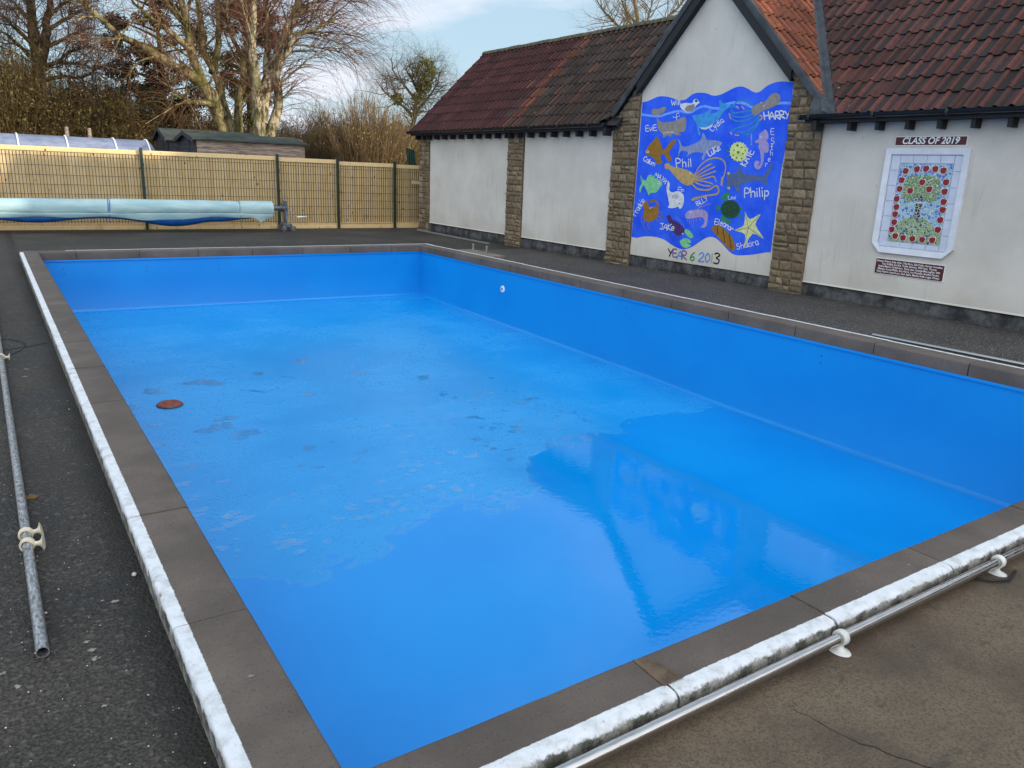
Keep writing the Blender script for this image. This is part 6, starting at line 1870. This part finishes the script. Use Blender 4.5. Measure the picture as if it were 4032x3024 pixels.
M_birch = bark('pale_mossy_bark', (66, 58, 44), (180, 168, 140), (88, 88, 46))
M_redtwig = twigm('reddish_twig', (90, 56, 46), (134, 96, 80))
tree('birch_tree', LIMBS['right'], 'bare multi-stemmed tree with pale trunks and reddish drooping twigs behind the sheds', M_birch, M_redtwig, 1, [
    dict(src=0, n=60, t=(.35, 1), ln=(1.2, 3.0), fwd=.7, side=.9, up=.35, bend=(.05, -.02, -.10), r0=.045, K=8, thick=True, noise=.13, zmin=3.5, bias=(.25, -.1, 0)),
    dict(src=0, n=480, t=(.3, 1), ln=(.8, 2.8), fwd=.5, side=1.0, up=.4, bend=(.10, -.03, -.42), r0=.014, K=8, noise=.12, zmin=3.2, bias=(.35, -.1, 0)),
    dict(src=1, n=1050, t=(.15, 1), ln=(.8, 2.4), fwd=.8, side=.8, up=.2, bend=(.10, -.02, -.45), r0=.011, K=7, noise=.12, bias=(.25, 0, 0)),
    dict(src=2, n=1700, t=(.2, 1), ln=(.3, 1.1), fwd=.9, side=.7, up=.0, bend=(.05, 0, -.5), r0=.007, K=5, noise=.12),
    dict(src=3, n=2900, t=(.2, 1), ln=(.3, 1.0), fwd=.9, side=.7, up=.0, bend=(.05, 0, -.5), r0=.0065, K=5, noise=.12)])
tree('birch_tree', LIMBS['left'], 'bare tree with many mossy leaning stems left of the pale trunked tree', bark('mossy_bark', (64, 56, 40), (156, 142, 106), (88, 90, 44)), twigm('brown_twig', (84, 58, 44), (132, 98, 72)), 2, [
    dict(src=0, n=70, t=(.3, 1), ln=(1.0, 2.6), fwd=.7, side=1.0, up=.3, bend=(0, 0, -.1), r0=.045, K=8, thick=True, noise=.15, zmin=3.2),
    dict(src=0, n=420, t=(.25, 1), ln=(.6, 2.2), fwd=.5, side=1.0, up=.2, bend=(-.05, -.03, -.45), r0=.013, K=8, noise=.15, zmin=3.0),
    dict(src=1, n=900, t=(.15, 1), ln=(.6, 1.8), fwd=.8, side=.9, up=.1, bend=(-.05, 0, -.45), r0=.011, K=7, noise=.15),
    dict(src=3, n=1800, t=(.2, 1), ln=(.3, .9), fwd=.9, side=.8, up=.0, bend=(0, 0, -.4), r0=.007, K=5, noise=.15),
    dict(src=2, n=1200, t=(.2, 1), ln=(.3, .9), fwd=.9, side=.8, up=.0, bend=(0, 0, -.4), r0=.0065, K=5, noise=.15)])
root, sets, rng = tree('alder_tree', LIMBS['alder'], 'tall bare dark tree with level branches at the far left', bark('dark_bark', (58, 50, 38), (94, 80, 56), (78, 74, 40)), twigm('dark_brown_twig', (62, 50, 42), (100, 78, 66)), 3, [
    dict(src=0, n=90, t=(.35, 1), ln=(1.0, 2.6), fwd=.4, side=1.0, up=.15, bend=(0, 0, .12), r0=.03, K=8, thick=True, noise=.14, zmin=3.6),
    dict(src=0, n=500, t=(.3, 1), ln=(.6, 2.0), fwd=.6, side=1.0, up=.1, bend=(0, 0, .1), r0=.013, K=7, noise=.16, zmin=3.2),
    dict(src=1, n=2200, t=(.15, 1), ln=(.5, 1.5), fwd=.8, side=.9, up=.1, bend=(0, 0, -.05), r0=.010, K=6, noise=.18),
    dict(src=2, n=3600, t=(.2, 1), ln=(.25, .8), fwd=.8, side=.9, up=.0, bend=(0, 0, -.2), r0=.007, K=5, noise=.2),
    dict(src=3, n=5000, t=(.2, 1), ln=(.2, .7), fwd=.8, side=.9, up=.0, bend=(0, 0, -.2), r0=.007, K=5, noise=.2)])
# catkins
nb = NB()
for s_ in (sets[4], sets[5]):
    C = s_[0][:, -1]
    C = C[rng.random(len(C)) < .5]
    nb.blades(C, np.tile([0, 0, -1.0], (len(C), 1)) + rng.normal(scale=.2, size=C.shape), rng.uniform(.05, .11, len(C)), rng.uniform(.010, .016, len(C)), rng)
nb.build('catkins', twigm('catkin', (84, 62, 50), (120, 90, 70)), root)

root, sets, rng = tree('mistletoe_tree', LIMBS['mistle'], 'dark spreading bare tree carrying round green mistletoe clumps near the building', bark('grey_dark_bark', (54, 50, 42), (92, 84, 66)), twigm('lichen_twig', (62, 58, 46), (112, 104, 80)), 4, [
    dict(src=0, n=130, t=(.3, 1), ln=(.6, 1.6), fwd=.6, side=1.0, up=.2, bend=(0, 0, .1), r0=.03, K=7, thick=True, noise=.22, zmin=2.6),
    dict(src=1, n=1300, t=(.1, 1), ln=(.4, 1.2), fwd=.6, side=1.0, up=.1, bend=(0, 0, .1), r0=.014, K=6, noise=.25),
    dict(src=2, n=5200, t=(.1, 1), ln=(.2, .6), fwd=.6, side=1.0, up=.1, bend=(0, 0, .0), r0=.009, K=5, noise=.25)])
M_mist = twigm('mistletoe_green', (82, 88, 36), (124, 122, 54))
def ball(c, r_, n, rng, L, Wd, sq=(1, 1, 1)):
    u = rng.normal(size=(n, 3))
    u /= np.linalg.norm(u, axis=1, keepdims=True)
    rad = r_ * rng.uniform(.15, 1, n) ** .55
    C = np.array(c) + u * rad[:, None] * np.array(sq)
    return C, u + rng.normal(scale=.5, size=u.shape), rng.uniform(.6, 1.3, n) * L, rng.uniform(.6, 1.3, n) * Wd
for c, r_ in (((16.42, 31.9, 5.62), .46), ((16.30, 31.8, 4.95), .30), ((16.05, 31.9, 4.45), .24), ((15.0, 31.7, 4.3), .22)):
    nb = NB()
    nb.blades(*ball(c, r_, int(1500 * r_), rng, .12, .028), rng)
    nb.build('mistletoe', M_mist, root)
tree('bare_tree', LIMBS['behind'], 'bare round-crowned tree showing above the building roof', bark('bark_far', (84, 74, 58), (124, 110, 84)), twigm('tan_twig', (104, 88, 62), (150, 130, 94)), 5, [
    dict(src=0, n=160, t=(.4, 1), ln=(1.2, 3.2), fwd=.7, side=1.0, up=.2, bend=(0, 0, .05), r0=.05, K=7, thick=True, noise=.15, zmin=7),
    dict(src=1, n=900, t=(.1, 1), ln=(.8, 2.0), fwd=.8, side=.9, up=.1, bend=(0, 0, .05), r0=.02, K=6, noise=.18),
    dict(src=2, n=2200, t=(.2, 1), ln=(.4, 1.1), fwd=.8, side=.9, up=.1, bend=(0, 0, -.1), r0=.012, K=5, noise=.2)])

# hazel: many upright stems from one stool
def shrub(name, c, n, spread, h, label, ma, mc, seed, lean=.35, twn=2400, twl=(.25, .8), rs=.018, up=.5, K=9, catk=0, cat='shrub'):
    rng = np.random.default_rng(seed)
    root = tag(empty(name, (c[0], c[1], 0)), label, cat)
    P = np.zeros((n, K, 3))
    a = rng.uniform(0, 2 * np.pi, n)
    rr_ = np.sqrt(rng.uniform(0, 1, n))
    P[:, 0] = np.stack([spread[0] * .22 * rr_ * np.cos(a), spread[1] * .22 * rr_ * np.sin(a), np.full(n, -.2)], 1)
    hh_ = h * rng.uniform(.6, 1.0, n) * (1 - .3 * rr_ ** 2)
    out = np.stack([spread[0] * .62 * rr_ * np.cos(a), spread[1] * .62 * rr_ * np.sin(a)], 1) * rng.uniform(.5, 1.15, n)[:, None]
    for i in range(1, K):
        t_ = i / (K - 1)
        P[:, i, 2] = -.2 + (hh_ + .2) * t_
        P[:, i, :2] = P[:, 0, :2] + out * (t_ ** 1.25)[..., None] if False else P[:, 0, :2] + out * t_ ** 1.25
        P[:, i] += rng.normal(scale=.035, size=(n, 3))
    Rr = rng.uniform(.5, 1.2, n)[:, None] * rs * np.linspace(1, .3, K)[None]
    nb = NB()
    nb.tubes(P, Rr, 4)
    s1 = spawn(P, Rr, twn, rng, t=(.2, 1), ln=twl, fwd=.9, side=.8, up=up, bend=(0, 0, .1), r0=.008, K=5, noise=.14, rscale=.8)
    nb.tubes(s1[0], s1[1], 3)
    s2 = spawn(s1[0], s1[1], int(twn * 1.3), rng, t=(.2, 1), ln=(twl[0] * .5, twl[1] * .6), fwd=.9, side=.8, up=.1, bend=(0, 0, -.1), r0=.006, K=4, noise=.18, rscale=.9)
    nb.tubes(s2[0], s2[1], 3)
    nb.build('stems', twigm(name + '_stem', ma, mc), root)
    if catk:
        C = np.concatenate([s1[0][:, -1], s1[0][:, 2], s2[0][:, -1]])
        C = C[rng.random(len(C)) < catk]
        nc = NB()
        nc.blades(C, np.tile([0, 0, -1.0], (len(C), 1)) + rng.normal(scale=.25, size=C.shape), rng.uniform(.05, .10, len(C)), rng.uniform(.010, .017, len(C)), rng)
        nc.build('catkins', twigm(name + '_catkin', (136, 116, 68), (170, 148, 94)), root)
    return root
shrub('hazel_shrub', (11.0, 25.6), 560, (2.3, 1.8), 4.05, 'broad straw coloured hazel with upright stems and catkins beside the building', (82, 67, 49), (136, 114, 82), 11, catk=.16, twn=4200, rs=.022)
shrub('thorn_bush', (9.3, 26.2), 220, (1.7, 1.3), 3.5, 'dark tangled leafless bush on the left flank of the straw hazel', (66, 56, 42), (112, 94, 66), 12, twn=4500, twl=(.3, .9), up=.0)
shrub('thorn_bush', (13.2, 27.2), 200, (1.8, 1.3), 3.2, 'dark bush behind the right of the straw hazel against the building', (74, 64, 44), (120, 104, 66), 13, twn=4200, twl=(.3, .9), up=.0)

# overgrown scrub at the back left: dense twigs and old leaves, read as one mass
rng = np.random.default_rng(30)
nb = NB()
lf = NB()
heaps = [(-9, 33, 2.6, 4.3), (-6.5, 32.5, 2.4, 4.4), (-4, 33, 2.4, 4.5), (-2.0, 32.6, 2.3, 4.7), (.4, 32.4, 2.3, 4.55), (2.0, 33.2, 2.2, 4.1), (3.8, 33.2, 2.0, 3.75), (5.5, 34, 2.0, 3.5), (7.3, 35.5, 2.2, 3.2), (9.2, 36.5, 2.2, 3.1), (11.5, 37, 2.4, 3.0), (14, 36, 2.4, 3.0), (16.5, 35, 2.3, 3.2)]
for (x, y, r_, h) in heaps:
    h *= 1.22
    n = 620
    a = rng.uniform(0, 2 * np.pi, n)
    q_ = np.sqrt(rng.uniform(0, 1, n))
    K = 7
    P = np.zeros((n, K, 3))
    d = np.stack([np.cos(a) * q_, np.sin(a) * q_ * .8], 1)
    for i in range(K):
        t_ = i / (K - 1)
        P[:, i, :2] = np.array([x, y]) + d * r_ * (.35 + .75 * t_ ** 1.1)
        P[:, i, 2] = -.2 + h * (1.05 - .42 * q_ ** 2) * np.sin(t_ * np.pi * .56) * rng.uniform(.7, 1.0, n)
    P += rng.normal(scale=.07, size=P.shape)
    Rr = np.full((n, K), .012) * np.linspace(1.1, .4, K)[None]
    nb.tubes(P, Rr, 3)
    s1 = spawn(P, Rr, 3200, rng, t=(.15, 1), ln=(.3, 1.0), fwd=.6, side=1.0, up=.0, bend=(0, 0, -.35), r0=.008, K=5, noise=.22, rscale=.8)
    nb.tubes(s1[0], s1[1], 3)
    C = s1[0][:, 2:].reshape(-1, 3)
    C = C[rng.random(len(C)) < .62]
    lf.blades(C, rng.normal(size=C.shape) + np.array([0, 0, -.4]), rng.uniform(.07, .15, len(C)), rng.uniform(.012, .03, len(C)), rng)
sc = nb.build('scrub', twigm('scrub_twig', (66, 56, 36), (108, 90, 58)))
tag(sc, 'tangled brown scrub forming a bank behind the polytunnel', 'scrub', kind='stuff')
sl_ = lf.build('scrub_leaves', twigm('scrub_leaf', (76, 70, 38), (116, 104, 58)))
tag(sl_, 'old olive leaves hanging in the brown scrub', 'leaves', kind='stuff')

# dark evergreen behind the leaning stems, and ivy on the stems
def evergreen(name, clumps, trunk, label, ma, mc, seed, L=.16, Wd=.035, dens=420, droop=.8):
    rng = np.random.default_rng(seed)
    root = tag(empty(name, (trunk[0], trunk[1], 0)), label, 'tree')
    nb = NB()
    o = np.array([trunk[0], trunk[1], 0])
    K = 10
    tp = np.array([[trunk[0], trunk[1], -.2], [trunk[0] + .1, trunk[1], trunk[2] * .5], [trunk[0], trunk[1], trunk[2]]]) - o
    P = resample(tp, K)[None]
    nb.tubes(P, np.linspace(trunk[3], .04, K)[None], 7)
    br = []
    for c, r_ in clumps:
        c = np.array(c) - o
        k = np.array([0, 0, max(.6, min(trunk[2], c[2] - .3))])
        br.append(resample([k, (k + c) / 2 + [0, 0, .12], c], 6))
    br = np.array(br)
    nb.tubes(br, np.tile(np.linspace(.05, .015, 6), (len(br), 1)), 4)
    nb.build('trunk', bark(name + '_bark', (52, 46, 38), (84, 74, 58)), root)
    lf = NB()
    for c, r_ in clumps:
        C, D, LL, WW = ball(np.array(c) - o, r_, int(dens * r_ * r_ * 4), rng, L, Wd, (1, 1, .75))
        D = D * .7 + np.array([0, 0, -droop])
        lf.blades(C, D, LL, WW, rng)
    lf.build('crown', twigm(name + '_leaf', ma, mc), root)
    return root
rng = np.random.default_rng(8)
cl = []
for i in range(46):
    z = rng.uniform(2.9, 8.5)
    x = 6.3 + rng.normal() * (1.05 if z > 3.8 else .6)
    cl.append(((x, 36 + rng.normal() * .7, z), rng.uniform(.25, .55)))
for x, z, r_ in ((5.15, 5.1, .35), (5.3, 4.75, .3), (5.5, 4.2, .3), (5.9, 3.8, .35), (5.2, 5.5, .28), (6.4, 3.3, .3)):
    cl.append(((x, 35.4, z), r_))
evergreen('evergreen_tree', cl, (6.5, 36, 8.5, .18), 'very dark evergreen tree seen through the leaning mossy stems', (8, 24, 12), (20, 38, 20), 21, L=.14, Wd=.026, dens=700)
cl = []
for i in range(52):
    z = rng.uniform(3.0, 9.0)
    cl.append(((9.35 + rng.normal() * .55, 34 + rng.normal() * .5, z), rng.uniform(.22, .48)))
evergreen('ivy_tree', cl, (9.4, 34, 8.6, .2), 'tree hung with olive brown ivy between the two bare trees', (62, 60, 30), (98, 86, 46), 22, L=.15, Wd=.022, dens=480, droop=1.2)
